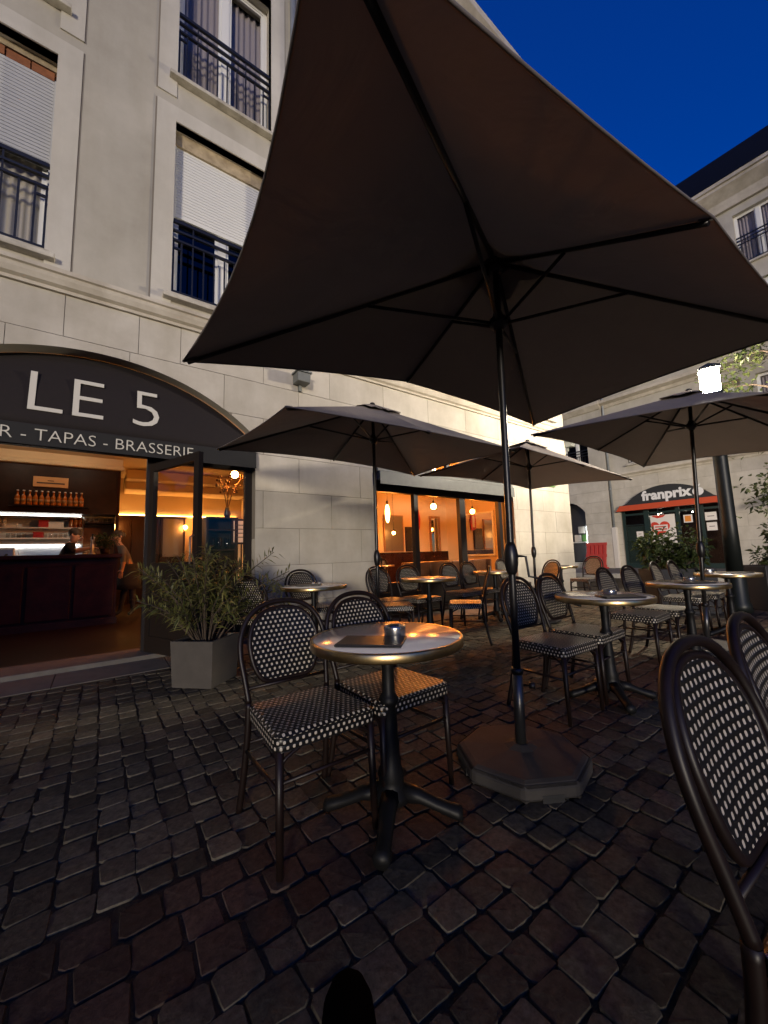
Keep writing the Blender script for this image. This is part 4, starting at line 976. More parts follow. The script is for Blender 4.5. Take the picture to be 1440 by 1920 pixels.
# ------------------------------------------------------------------ terrace furniture
def smooth_curve(pts, n=6):
    P = [Vector(p) for p in pts]; out_ = []
    for i in range(len(P)-1):
        p0 = P[max(0, i-1)]; p1 = P[i]; p2 = P[i+1]; p3 = P[min(len(P)-1, i+2)]
        for k in range(n):
            t = k/n; out_.append(0.5*((2*p1) + (p2-p0)*t + (2*p0-5*p1+4*p2-p3)*t*t + (3*p1-p0-3*p2+p3)*t**3))
    out_.append(P[-1]); return out_
def back_y(z): return .185 + (z-.46)*.27
def make_chair():
    t = thing('bistro_chair', 'x', 'chair')
    # seat: rounded trapezoid with woven sides
    out_ = []; hwf, hwb, yf, yb = .215, .195, -.205, .185
    def corner(cx, cy, r, a0): return [(cx + r*math.cos(a0 + k*math.pi/10), cy + r*math.sin(a0 + k*math.pi/10)) for k in range(6)]
    r = .035
    out_ += corner(hwf-r, yf+r, r, -math.pi/2) + corner(hwb-r, yb-r, r, 0) + corner(-hwb+r, yb-r, r, math.pi/2) + corner(-hwf+r, yf+r, r, math.pi)
    k = len(out_); mb = MB(); per = [0]
    for i in range(k): per.append(per[-1] + (Vector(out_[(i+1) % k]) - Vector(out_[i])).length)
    inn = [(x*.94, y*.94) for x, y in out_]
    zt, ze, zb = .468, .458, .408
    mb.add([(x, y, zt) for x, y in inn] + [(0, 0, .462)], [(i, (i+1) % k, k) for i in range(k)], True, [[inn[i], inn[(i+1) % k], (0, 0)] for i in range(k)])
    mb.add([(x, y, zt) for x, y in inn] + [(x, y, ze) for x, y in out_], [(i, i+k, (i+1) % k + k, (i+1) % k) for i in range(k)], True, [[inn[i], out_[i], out_[(i+1) % k], inn[(i+1) % k]] for i in range(k)])
    mb.add([(x, y, ze) for x, y in out_] + [(x, y, zb) for x, y in out_], [(i, i+k, (i+1) % k + k, (i+1) % k) for i in range(k)], True, [[(per[i], ze), (per[i], zb), (per[i+1], zb), (per[i+1], ze)] for i in range(k)])
    mb.add([(x, y, zb) for x, y in out_], [tuple(reversed(range(k)))], False, [[out_[i] for i in reversed(range(k))]])
    obj('seat', mb, 'weave', t, recalc=False)
    # four legs
    for s in (-1, 1):
        obj('leg', MB().tube([(s*.195, -.185, .41), (s*.198, -.19, .22), (s*.200, -.198, 0)], [.016, .015, .013], 10), 'rattan', t)
        obj('leg', MB().tube(smooth_curve([(s*.190, .19, .47), (s*.192, .195, .35), (s*.200, .225, .15), (s*.208, .26, 0)], 4), .0145, 10), 'rattan', t)
    # bent outer frame of the back
    pts = [(-.190, back_y(.47), .47), (-.200, back_y(.56), .56), (-.212, back_y(.66), .66), (-.205, back_y(.74), .74), (-.170, back_y(.815), .815), (-.10, back_y(.868), .868), (0, back_y(.885), .885)]
    full = pts + [(-x, y, z) for x, y, z in reversed(pts[:-1])]
    obj('back_frame', MB().tube(smooth_curve(full, 5), .0128, 10), 'rattan', t)
    # woven oval back panel with its own rim
    half = [(-.060, .535), (-.115, .545), (-.150, .60), (-.166, .67), (-.164, .735), (-.138, .795), (-.085, .838), (0, .853)]
    ring = half + [(-x, z) for x, z in reversed(half[:-1])]
    sm3 = smooth_curve([(x, 0, z) for x, z in ring] + [(ring[0][0], 0, ring[0][1])], 3)[:-1]
    ring = [(v.x, v.z) for v in sm3]
    n = len(ring); mb = MB(); c = (0, .69)
    for dy, rev in ((-.008, False), (.008, True)):
        V = [(x, back_y(z)+dy + (.012*(1-(x/.17)**2)), z) for x, z in ring]
        R2 = [(c[0]+(x-c[0])*.5, c[1]+(z-c[1])*.5) for x, z in ring]
        V += [(x, back_y(z)+dy+(.012*(1-(x/.17)**2)), z) for x, z in R2] + [(c[0], back_y(c[1])+dy+.012, c[1])]
        f1 = [(i, (i+1) % n, (i+1) % n + n, i+n) for i in range(n)]; f2 = [(i+n, (i+1) % n + n, 2*n) for i in range(n)]
        u1 = [[ring[i], ring[(i+1) % n], R2[(i+1) % n], R2[i]] for i in range(n)]; u2 = [[R2[i], R2[(i+1) % n], c] for i in range(n)]
        if rev: f1 = [tuple(reversed(f)) for f in f1]; f2 = [tuple(reversed(f)) for f in f2]; u1 = [u[::-1] for u in u1]; u2 = [u[::-1] for u in u2]
        mb.add(V, f1 + f2, True, u1 + u2)
    bk_ = obj('backrest', mb, 'weave', t, recalc=False)
    obj('rim', MB().tube([(x, back_y(z)+.012*(1-(x/.17)**2), z) for x, z in ring], .0115, 8, closed=True), 'rattan', bk_)
    # stretchers and braces
    mb = MB()
    obj('stretcher', MB().tube([(-.198, -.19, .30), (.198, -.19, .30)], .008, 8), 'rattan', t)
    obj('stretcher', MB().tube([(-.196, .20, .30), (.196, .20, .30)], .008, 8), 'rattan', t)
    for s in (-1, 1):
        obj('stretcher', MB().tube([(s*.198, -.19, .27), (s*.197, .20, .27)], .008, 8), 'rattan', t)
        obj('brace', MB().tube(smooth_curve([(s*.198, -.19, .30), (s*.185, -.19, .37), (s*.12, -.19, .405)], 4), .007, 8), 'rattan', t)
        obj('brace', MB().tube(smooth_curve([(s*.198, -.18, .30), (s*.197, -.165, .37), (s*.196, -.10, .405)], 4), .007, 8), 'rattan', t)
    obj('seat_frame', MB().tube([(-.19, -.18, .418), (.19, -.18, .418), (.18, .17, .418), (-.18, .17, .418)], .012, 8, closed=True), 'rattan', t)
    obj('back_rail', MB().tube([(-.198, back_y(.525)-.0, .525), (.198, back_y(.525), .525)], .008, 8), 'rattan', t)
    return t
def face(fx, fy): return math.atan2(fx, -fy)
chairs = [
    (.74, 1.60, 0, 'black and white rattan chair at the left of the front table, nearest to the planter'),
    (1.19, 1.61, .04, 'black and white rattan chair half hidden behind the front round table'),
    (2.60, 1.56, -.03, 'rattan chair just right of the big umbrella pole, left one at the second table'),
    (3.10, 1.58, .02, 'rattan chair behind the second table, right neighbour of the one by the pole'),
    (4.20, 1.62, .05, 'left chair of the pair behind the third table on the right, before the red barrier'),
    (4.70, 1.59, -.02, 'right chair of the pair behind the third table on the right'),
    (5.86, 1.73, .08, 'left one of the two small chairs in front of the supermarket door'),
    (6.38, 1.70, .03, 'right one of the two small chairs in front of the supermarket poster'),
    (1.03, .015, -.06, 'large close rattan chair seen from behind at the lower right edge'),
    (1.51, .020, .02, 'close rattan chair cut by the right edge behind the largest chair'),
    (2.04, 4.28, .05, 'rattan chair against the stone pillar behind the small table with a dark menu'),
    (1.36, 3.98, face(.75, .55), 'rattan chair mostly hidden behind the oleander leaves'),
    (2.86, 3.72, face(.84, -.55), 'dark chair seen side-on at the left of the orange lit table'),
    (3.10, 4.10, .10, 'left chair of the pair against the left brasserie window'),
    (3.54, 4.02, -.04, 'right chair of the pair behind the orange lit table by the window'),
    (3.60, 3.26, face(-.66, .74), 'chair with an orange lit seat seen side-on at the right of the window table'),
    (4.42, 4.06, 0, 'left chair of the pair behind the brightest table at the windows'),
    (4.90, 4.08, .05, 'right chair of the pair behind the brightest table at the windows'),
    (5.62, 3.55, face(-.92, .35), 'chair with an orange glowing back just right of the big umbrella pole'),
    (6.15, 4.35, .1, 'dim chair behind the orange glowing one near the far umbrella pole'),
    (7.72, 3.85, face(-.95, .15), 'orange backed chair standing alone in front of the red barrier'),
]
proto = make_chair()
for i, (x_, y_, a_, lab) in enumerate(chairs):
    o = proto if i == 0 else copy_tree(proto)
    o.location = (x_, y_, gz(y_) + .003); o.rotation_euler = (0, 0, a_); tag(o, lab, 'chair', 'rattan chairs on the terrace')
for x_, y_, a_, lab in ((5.15, 7.9, face(.8, -.2), 'warm lit chair inside the left brasserie window, left one'), (5.75, 8.2, face(-.8, -.4), 'warm lit chair inside the left brasserie window, right one')):
    o = copy_tree(proto); o.location = (x_, y_, .10); o.rotation_euler = (0, 0, a_); tag(o, lab, 'chair', 'chairs inside the brasserie')

def make_table(r, h=.74):
    t = thing('bistro_table', 'x', 'table')
    obj('table_top', MB().lathe([(r-.012, h-.026), (r-.010, h-.004), (r-.012, h), (.0, h)], 56), 'table_top', t)
    obj('edge_band', MB().lathe([(r-.012, h-.034), (r-.002, h-.036), (r, h-.032), (r, h-.004), (r-.004, h+.0015), (r-.012, h+.001)], 56, top=False), 'brass', t)
    obj('top_plate', MB().lathe([(.02, h-.07), (.14, h-.045), (.14, h-.036)], 20), 'iron', t)
    obj('column', MB().lathe([(.085, .075), (.075, .10), (.060, .12), (.052, .15), (.058, .17), (.045, .20), (.040, .26), (.034, .38), (.030, .44), (.040, .455), (.044, .47), (.036, .485), (.028, .50), (.026, .60), (.032, .66), (.028, .675), (.034, .69), (.03, h-.05)], 22), 'iron', t)
    f = MB()
    prof = [(.05, .095, .042, .040), (.12, .085, .034, .030), (.19, .055, .030, .026), (.245, .036, .030, .028), (.275, .030, .036, .030), (.295, .026, .028, .024)]
    vs = []
    for px, pz, hw, hh in prof:
        for a in range(10):
            q = 2*math.pi*a/10; vs.append((px, hw*math.cos(q), max(.0, pz + hh*math.sin(q))))
    fs = [(i*10+j, i*10+(j+1) % 10, (i+1)*10+(j+1) % 10, (i+1)*10+j) for i in range(len(prof)-1) for j in range(10)] + [tuple(reversed(range(10))), tuple(range((len(prof)-1)*10, len(prof)*10))]
    me = MB().add(vs, fs, True).mesh('foot'); fixn(me); me.materials.append(MAT['iron'])
    for k in range(4):
        o = obj('foot', me, 'iron', t); o.rotation_euler = (0, 0, math.pi/4 + k*math.pi/2)
    return t
tables = [
    (1.04, 1.42, .335, 'round front table with brass edge, a black menu and a steel ashtray'),
    (1.90, 3.92, .36, 'small round table before the stone pillar with a dark menu on it'),
    (3.42, 3.72, .35, 'round table glowing orange in front of the left brasserie window'),
    (5.02, 3.92, .33, 'bright topped round table left of the big umbrella pole by the windows'),
    (3.06, 1.41, .335, 'second round table in the row, right of the big umbrella base'),
    (4.50, 1.30, .325, 'third round table on the right, in front of the umbrella pole'),
    (6.15, 1.36, .32, 'farthest round table on the right, before the dark planter'),
    (6.85, 3.86, .29, 'small far table by the white stone corner'),
]
tproto = {}
for i, (x_, y_, r_, lab) in enumerate(tables):
    if r_ in tproto: o = copy_tree(tproto[r_])
    else: o = make_table(r_); tproto[r_] = o
    o.location = (x_, y_, gz(y_) + .003); o.rotation_euler = (0, 0, .08*math.sin(i*2.3)); tag(o, lab, 'table', 'round bistro tables')
o = copy_tree(tproto[.35]); o.location = (5.55, 7.75, .10); tag(o, 'round table inside the left brasserie window', 'table', 'tables inside the brasserie')
def menu(lab, x_, y_, z_, a_, l=.23, w_=.155):
    t = thing('menu', lab, 'menu', (x_, y_, z_), a_, 'black menus on the tables')
    obj('cover', MB().box(-l/2, l/2, -w_/2, w_/2, .006, .011), 'menu', t, bevel=.002); obj('back_cover', MB().box(-l/2, l/2, -w_/2, w_/2, 0, .005), 'menu', t, bevel=.002); obj('spine', MB().tube([(-l/2, -w_/2, .0055), (-l/2, w_/2, .0055)], .0055, 8), 'menu', t)
TZ = .7455
menu('black menu lying on the front table', .905, 1.335, TZ, R(-47), .26, .17)
menu('black menu lying on the second table', 2.99, 1.26, TZ, R(-40), .26, .18)
menu('black menu lying on the third table on the right', 4.46, 1.22, TZ, R(-40), .26, .18)
menu('black menu lying on the farthest table on the right', 6.12, 1.27, TZ, R(-35), .28, .18)
menu('dark menu lying on the table before the stone pillar', 1.84, 3.90, TZ+gz(3.92), R(-30), .26, .18)
menu('dark menu lying on the small far table by the white corner', 6.86, 3.84, TZ+gz(3.86), R(-30), .2, .15)
def ashtray(lab, x_, y_, z_, r=.047, h=.048, m_='ash_metal'):
    t = thing('ashtray', lab, 'ashtray', (x_, y_, z_), 0, 'ashtrays on the tables')
    obj('bowl', MB().lathe([(r*.94, 0), (r, .006), (r, h-.006), (r*.97, h), (r*.80, h-.002), (r*.62, h-.012), (r*.55, h-.02)], 28, top=False), m_, t)
    obj('ash_bed', MB().lathe([(r*.60, h-.022), (0, h-.020)], 20), 'ash', t)
    for k in range(3):
        a_ = k*2.09+.5; o = obj('notch', MB().tube([(r*.60*math.cos(a_), r*.60*math.sin(a_), h-.004), (r*1.0*math.cos(a_), r*1.0*math.sin(a_), h-.001)], .004, 6), m_, t)
ashtray('round steel ashtray standing by the menu on the front table', 1.045, 1.365, TZ)
ashtray('round steel ashtray on the second table', 3.15, 1.40, TZ, .05, .032)
ashtray('round steel ashtray on the third table on the right', 4.70, 1.33, TZ, .05, .035)
ashtray('round ashtray on the farthest table on the right', 6.00, 1.50, TZ, .055, .05)
for k, dx in enumerate((0, .06)):
    t = thing('candle_glass', ('left' if k == 0 else 'right') + ' one of two tiny glasses on the table before the pillar', 'glass', (1.93+dx, 3.99-dx*.5, TZ+gz(3.92)), 0, 'tiny glasses on the pillar table'); obj('cup', MB().lathe([(.018, 0), (.022, .05), (.020, .05), (.016, .005), (0, .005)], 14), 'glass_clear', t); obj('wax', MB().lathe([(.0155, .006), (.0165, .025), (0, .025)], 12), 'paper', t)

# ------------------------------------------------------------------ umbrellas
def umbrella(lab, px, py, tips, hub, runz, lean=(0, 0), crank=1.06, rot=0.0, crank_dir=-.6, cuts=(.025, .025, .045, .025, .025, .045)):
    t = thing('umbrella', lab, 'umbrella', (px, py, gz(py)), rot, 'taupe parasols on the terrace')
    H = Vector((lean[0]*hub, lean[1]*hub, hub)); A = lambda z: Vector((lean[0]*z, lean[1]*z, z))
    tips = [Vector(q) for q in tips]; n = len(tips)
    # canopy: one panel between each pair of ribs, hem pulled in between the tips
    mb = MB(); NT, NR = 10, 9
    for i in range(n):
        a, b = tips[i], tips[(i+1) % n]; V = []
        cut = cuts[i]
        for q in range(NR+1):
            r_ = .06 + .94*q/NR
            for k in range(NT+1):
                s = k/NT; e = a.lerp(b, s); f = r_*(1 - cut*4*s*(1-s)*r_)
                p = H + (e - H)*f; p.z -= .035*math.sin(math.pi*r_)*4*s*(1-s)
                V.append(p)
        F = [(q*(NT+1)+k, q*(NT+1)+k+1, (q+1)*(NT+1)+k+1, (q+1)*(NT+1)+k) for q in range(NR) for k in range(NT)]
        mb.add(V, F, True)
    c = obj('canopy', mb, 'canopy', t, recalc=False)      # a single sheet of cloth, light passes through it
    loop = []
    for i in range(n):
        a, b = tips[i], tips[(i+1) % n]
        for k in range(10):
            s_ = k/10; e = a.lerp(b, s_); loop.append(H + (e - H)*(1 - cuts[i]*4*s_*(1-s_)))
    obj('hem', MB().tube(loop, .0055, 6, closed=True), 'canopy', c)
    mb = MB()
    for i in range(n):      # raised vent cap with a wavy hem
        a, b = tips[i], tips[(i+1) % n]; V = [H + Vector((0, 0, .025))]
        for k in range(7):
            s = k/6; e = a.lerp(b, s); V.append(H + (e-H)*(.19 + .012*math.sin(s*9.4)) + Vector((0, 0, .022 + .008*math.sin(s*12.5+i))))
        mb.add(V, [(0, k, k+1) for k in range(1, 7)], True)
    cp = obj('vent_cap', mb, 'canopy', t, recalc=False); so_ = cp.modifiers.new('s', 'SOLIDIFY'); so_.thickness = .003
    obj('pole', MB().tube([A(.10), A(.9), A(runz), A(hub+.02)], [.019, .019, .019, .018], 14), 'pole', t)
    obj('finial', MB().lathe([(.03, 0), (.03, .012), (.018, .022), (0, .028)], 12), 'pole', t, loc=tuple(H + Vector((0, 0, .02))))
    obj('hub', MB().lathe([(.03, -.06), (.045, -.05), (.045, .0), (.03, .015)], 14), 'pole', t, loc=tuple(H - Vector((0, 0, .02))))
    obj('runner', MB().lathe([(.028, -.05), (.032, -.03), (.05, -.02), (.05, .02), (.03, .035), (.026, .06)], 14), 'pole', t, loc=tuple(A(runz)))
    for i, tp_ in enumerate(tips):
        d = tp_ - H; off = Vector((0, 0, -.018))
        rb = obj('rib', MB().tube([H + d*.02 + off, H + d*.5 + off*1.2, H + d*.985 + off], .0115, 8), 'pole', t)
        obj('strut', MB().tube([A(runz) + d*.03*Vector((1, 1, 0)).length*0 + Vector((d.x, d.y, 0)).normalized()*.045, H + d*.42 + off*1.6], .0095, 8), 'pole', rb)
        obj('tip_pocket', MB().tube([H + d*.955 + off*.4, H + d*1.0], [.014, .008], 8), 'canopy', rb)
    ck = obj('crank_housing', MB().lathe([(.019, -.09), (.028, -.075), (.036, -.03), (.038, .02), (.030, .06), (.021, .085)], 14), 'pole', t, loc=tuple(A(crank)))
    cx_, cy_ = math.cos(crank_dir), math.sin(crank_dir)
    obj('crank_handle', MB().tube([(cx_*.03, cy_*.03, .01), (cx_*.075, cy_*.075, .005), (cx_*.085, cy_*.085, -.10), (cx_*.15, cy_*.15, -.115)], .007, 8), 'pole', ck)
    obj('socket', MB().tube([A(.09), A(.46)], .027, 16), 'socket', t); obj('socket_collar', MB().tube([A(.455), A(.485)], .0305, 16), 'pole', t)
    obj('clamp_knob', MB().tube([A(.40)+Vector((cx_*.03, cy_*.03, 0)), A(.40)+Vector((cx_*.055, cy_*.055, 0)), A(.40)+Vector((cx_*.056, cy_*.056, 0)), A(.40)+Vector((cx_*.085, cy_*.085, 0))], [.006, .006, .017, .017], 12), 'pole', t)
    mb = MB(); o_ = []
    for k in range(8):
        a0 = k*math.pi/4 + math.pi/8 + .25; o_.append((math.cos(a0)*.335, math.sin(a0)*.335))
    vs = []
    for s, z in ((.97, 0), (1.0, .015), (1.0, .055), (.94, .080), (.25, .098), (.12, .112)): vs += [(x*s, y*s, z) for x, y in o_]
    fs = [(i*8+j, i*8+(j+1) % 8, (i+1)*8+(j+1) % 8, (i+1)*8+j) for i in range(5) for j in range(8)] + [tuple(reversed(range(8))), tuple(range(40, 48))]
    mb.add(vs, fs)
    bs = obj('base', mb, 'base_grey', t, bevel=.022)
    for k in (0, 2, 4, 6):  # flush black blocks paint in the shade of grip notches
        a0 = (k+.5)*math.pi/4 + math.pi/8 + .25; c0, s0 = math.cos(a0), math.sin(a0)
        obj('notch_shade', MB().obox((c0*.302, s0*.302, .016), (c0*.009, s0*.009, 0), (-s0*.05, c0*.05, 0), (0, 0, .016)), 'planter_black', bs)
    return t
zc, zm = 2.30, 2.37
def rect(a, b, zc=zc, zm=zm): return [(-a, b, zc), (0, b, zm), (a, b, zc), (a, -b, zc), (0, -b, zm), (-a, -b, zc)]
umbrella('huge taupe umbrella overhead in front, on a black pole in a grey octagonal base', 1.795, 1.305,
         [(-1.467, .979, 2.206), (-.05, .74, 2.35), (1.45, .67, 2.27), (1.52, -1.08, 2.355), (.017, -.998, 2.321), (-1.544, -.836, 2.224)], 2.80, 2.41, (.004, -.014), 1.06, 0, -1.0, (.02, .02, .022, .012, .015, .064))
umbrella('taupe umbrella in front of the stone pillar and the left window', 2.48, 3.52, [(-1.47, .91, 2.27), (0, .91, 2.34), (1.47, .91, 2.28), (1.47, -.91, 2.25), (0, -.91, 2.22), (-1.47, -.91, 2.15)], 2.78, 2.38, (0, 0), 1.03, .03, .3)
umbrella('farthest pale topped umbrella before the white stone corner', 5.36, 3.45, [(-1.46, .91, 2.26), (0, .91, 2.33), (1.46, .91, 2.26), (1.46, -.91, 2.13), (0, -.91, 2.20), (-1.46, -.91, 2.26)], 2.76, 2.36, (.012, -.012), 1.03, -.02, .5)
umbrella('taupe umbrella at the right under the bright street lamp', 5.12, 1.36, [(-1.46, .91, 2.32), (0, .91, 2.36), (1.46, .91, 2.30), (1.46, -.91, 2.16), (0, -.91, 2.20), (-1.46, -.91, 2.12)], 2.78, 2.40, (.03, -.03), 1.05, 0, .4)

# ------------------------------------------------------------------ street lamp, shrubs, tree on the right
lp = thing('street_lamp', 'dark green street lamp post with a blazing square lantern', 'street lamp', (8.35, 1.74, 0))
obj('base', MB().lathe([(.16, 0), (.16, .12), (.135, .16), (.13, .55), (.115, .60)], 20), 'post_green', lp); obj('post', MB().lathe([(.112, .60), (.105, 1.4), (.098, 2.4), (.095, 3.35), (.12, 3.38), (.12, 3.44), (.07, 3.50), (.06, 3.62)], 20), 'post_green', lp)
ln = obj('lantern_frame', MB().box(-.135, .135, -.135, .135, 3.62, 3.655), 'post_green', lp, rotz=.3)
obj('lantern_ring', B(-.145, .145, -.145, .145, 4.075, 4.099), 'post_green', ln)
for sx in (-1, 1):
    for sy in (-1, 1): obj('lantern_bar', B(sx*.125-.006, sx*.125+.006, sy*.125-.006, sy*.125+.006, 3.655, 4.075), 'post_green', ln)
obj('lantern_glass', MB().lathe([(.08, 3.66), (.11, 3.69), (.118, 3.75), (.118, 3.99), (.105, 4.04), (.07, 4.065)], 16), 'lantern', ln)
obj('lantern_roof', MB().add([(-.155, -.155, 4.10), (.155, -.155, 4.10), (.155, .155, 4.10), (-.155, .155, 4.10), (0, 0, 4.22)], [(0, 3, 2, 1), (0, 1, 4), (1, 2, 4), (2, 3, 4), (3, 0, 4)]), 'post_green', ln)
for lab, x_, y_, w_, d_, n_ in (('dark planter with leafy shrubs left of the lamp post', 7.72, 2.35, .95, .48, 1500), ('dark planter with leafy shrubs right of the lamp post', 9.15, 1.30, 1.0, .48, 1500)):
    t = thing('shrub_planter', lab, 'planter', (x_, y_, 0), R(-38)); obj('box', B(-w_/2, w_/2, -d_/2, d_/2, 0, .72), 'planter_black', t, bevel=.012); obj('soil', B(-w_/2+.03, w_/2-.03, -d_/2+.03, d_/2-.03, .70, .726), 'soil', t)
    s = thing('shrub', 'dense dim shrub in the ' + lab.replace(' with leafy shrubs', ''), 'shrub', (x_, y_, .72), R(-38)); mb = MB(); cs = bush(mb, (0, 0, .30), (w_*.62, .36, .36), n_, rl, (.07, .13), .055, 20, .35); o = obj('foliage', mb, 'leaf_bush', s, recalc=False); o['kind'] = 'stuff'
    mb = MB()
    for c_, rr in cs: mb.tube([(c_.x*.3, c_.y*.3, 0), (c_.x*.7, c_.y*.7, c_.z*.6), c_], [.012, .009, .005], 5)
    obj('stems', mb, 'bark', s)
tr = thing('street_tree', 'small leafy tree cut by the right edge beside the lantern', 'tree', (10.0, 1.05, 0))
mb = MB().tube(smooth_curve([(0, 0, 0), (.03, .02, 1.0), (-.02, .05, 2.0), (.04, 0, 3.4), (0, .04, 5.4)], 4), [.085]*5+[.07]*5+[.055]*4+[.035]*3, 10)
obj('trunk', mb, 'bark', tr)
lim = MB(); mb = MB()
for k in range(26):
    a_ = rl.uniform(0, 6.28); z0 = 1.5 + k*.17; L_ = rl.uniform(.45, .95)*(1 if z0 < 4.5 else .7); e = Vector((math.cos(a_)*L_, math.sin(a_)*L_, z0 + rl.uniform(.2, .6)))
    lim.tube([(0, 0, z0), e*.5 + Vector((0, 0, z0*.5+.08)), e], [.022, .015, .006], 6, caps=False)
    for q in range(230):
        p = e + Vector((rl.gauss(0, .20), rl.gauss(0, .20), rl.gauss(0, .17))); leaf(mb, p, (rl.uniform(-1, 1), rl.uniform(-1, 1), rl.uniform(-.6, .6)), rl.uniform(.07, .13), rl.uniform(.045, .07), rl, .3)
obj('limbs', lim, 'bark', tr); o = obj('crown', mb, 'leaf_tree', tr, recalc=False); o['kind'] = 'stuff'

# ------------------------------------------------------------------ people
def skin_body(name, joints, edges, parent, mats, region, root_j):
    names = list(joints); me = bpy.data.meshes.new(name)
    me.from_pydata([joints[n][0] for n in names], [(names.index(a), names.index(b)) for a, b in edges], [])
    o = bpy.data.objects.new(name, me); col.objects.link(o)
    sk = o.modifiers.new('skin', 'SKIN'); sk.use_smooth_shade = True
    o.modifiers.new('sub', 'SUBSURF').levels = 1
    ld = me.skin_vertices[0].data
    for i, n_ in enumerate(names):
        r_ = joints[n_][1]; ld[i].radius = r_ if isinstance(r_, tuple) else (r_, r_); ld[i].use_root = (n_ == root_j)
    dg = bpy.context.evaluated_depsgraph_get(); dg.update()
    nm = bpy.data.meshes.new_from_object(o.evaluated_get(dg)); bpy.data.objects.remove(o)
    for m_ in mats: nm.materials.append(MAT[m_])
    for p in nm.polygons: p.material_index = region(p.center); p.use_smooth = True
    b = bpy.data.objects.new(name, nm); col.objects.link(b); b.parent = parent
    return b
def hand(J, E, side, w_, d, r=.011):
    d = Vector(d).normalized(); up_ = Vector((0, 0, 1)); s = d.cross(up_).normalized(); w_ = Vector(w_)
    J['palm'+side] = (tuple(w_ + d*.06), .030); E.append(('wrist'+side, 'palm'+side))
    for k, (o_, l_) in enumerate(((-.030, .065), (-.010, .078), (.010, .075), (.030, .060))):
        J[f'f{k}a'+side] = (tuple(w_ + d*.10 + s*o_), r); J[f'f{k}b'+side] = (tuple(w_ + d*(.10+l_) + s*o_*1.1 - up_*.025), r*.8); E += [('palm'+side, f'f{k}a'+side), (f'f{k}a'+side, f'f{k}b'+side)]
    J['tha'+side] = (tuple(w_ + d*.05 + s*.045 + up_*.01), r*1.1); J['thb'+side] = (tuple(w_ + d*.09 + s*.06 + up_*.015), r); E += [('palm'+side, 'tha'+side), ('tha'+side, 'thb'+side)]
def head_parts(parent, c, look, hairm, long=False):
    c = Vector(c); look = Vector(look).normalized(); s = look.cross(Vector((0, 0, 1))).normalized(); up_ = s.cross(look)
    mb = MB().sphere(tuple(c - look*.030 + up_*.040), .094, 14, 10, (1, 1, .98)); 
    h = obj('hair', mb, hairm, parent)
    if long: obj('hair_bun', MB().sphere(tuple(c - look*.12 + up_*.03), .05, 10, 8), hairm, parent)
    obj('nose', MB().tube([c + look*.088 + up_*.02, c + look*.118 - up_*.012, c + look*.09 - up_*.02], [.008, .014, .01], 8), 'skin', parent)
    for q in (-1, 1):
        obj('eye', MB().sphere(tuple(c + look*.088 + s*q*.034 + up_*.012), .011, 8, 6), 'cloth_black', parent); obj('ear', MB().sphere(tuple(c + s*q*.098 - look*.01), .024, 8, 6, (.6, .6, 1.1)), 'skin', parent)
    obj('mouth', MB().obox(c + look*.092 - up_*.048, s*.024, look*.006, up_*.005), 'red', parent)
pm = thing('person', 'person in a black t-shirt leaning forward behind the bar counter', 'person', (-.48, 8.88, .10))
ox, oy, oz = -.48, 8.88, .10
def loc_(p): return (p[0]-ox, p[1]-oy, p[2]-oz)
J = {'pelvis': (loc_((-.52, 8.88, .98)), (.15, .12)), 'spine': (loc_((-.51, 8.87, 1.16)), (.14, .11)), 'chest': (loc_((-.46, 8.85, 1.32)), (.16, .12)), 'neck': (loc_((-.42, 8.84, 1.43)), .055), 'jaw': (loc_((-.39, 8.83, 1.48)), .066), 'head': (loc_((-.38, 8.83, 1.555)), .095), 'crown': (loc_((-.39, 8.83, 1.61)), .07)}
E = [('pelvis', 'spine'), ('spine', 'chest'), ('chest', 'neck'), ('neck', 'jaw'), ('jaw', 'head'), ('head', 'crown')]
for s, q in (('L', -1), ('R', 1)):
    J['sh'+s] = (loc_((-.46, 8.85+q*.17, 1.40)), .062); J['el'+s] = (loc_((-.40, 8.85+q*.22, 1.28)), .046); J['wrist'+s] = (loc_((-.20, 8.85+q*.12, 1.335)), .030)
    J['hip'+s] = (loc_((-.52, 8.88+q*.09, .90)), .10); J['kn'+s] = (loc_((-.50, 8.88+q*.10, .54)), .065); J['an'+s] = (loc_((-.53, 8.88+q*.10, .17)), .045); J['toe'+s] = (loc_((-.38, 8.88+q*.11, .13)), .035)
    E += [('chest', 'sh'+s), ('sh'+s, 'el'+s), ('el'+s, 'wrist'+s), ('pelvis', 'hip'+s), ('hip'+s, 'kn'+s), ('kn'+s, 'an'+s), ('an'+s, 'toe'+s)]
    hand(J, E, s, J['wrist'+s][0], (1, -q*.3, .05))
def reg(c):
    z = c.z + oz; x_ = c.x + ox
    if z < .20: return 2
    if z < .98: return 2
    if x_ > -.37 and z < 1.44: return 0
    return 1 if z < 1.425 else 0
skin_body('body', J, E, pm, ('skin', 'cloth_black', 'cloth_slate'), reg, 'pelvis')
pm.scale = (1.04, 1.04, 1.04)
head_parts(pm, loc_((-.375, 8.83, 1.555)), (.9, -.35, -.35), 'hair')
wm = thing('person', 'person in a grey top and dark skirt leaning on the end of the bar', 'person', (.44, 9.0, .10))
ox, oy, oz = .44, 9.0, .10
J = {'pelvis': (loc_((.47, 9.0, 1.0)), (.13, .11)), 'spine': (loc_((.41, 9.0, 1.16)), (.11, .09)), 'chest': (loc_((.33, 9.0, 1.34)), (.13, .10)), 'neck': (loc_((.28, 8.99, 1.46)), .045), 'jaw': (loc_((.25, 8.98, 1.52)), .060), 'head': (loc_((.24, 8.98, 1.60)), .088), 'crown': (loc_((.24, 8.98, 1.66)), .065)}
E = [('pelvis', 'spine'), ('spine', 'chest'), ('chest', 'neck'), ('neck', 'jaw'), ('jaw', 'head'), ('head', 'crown')]
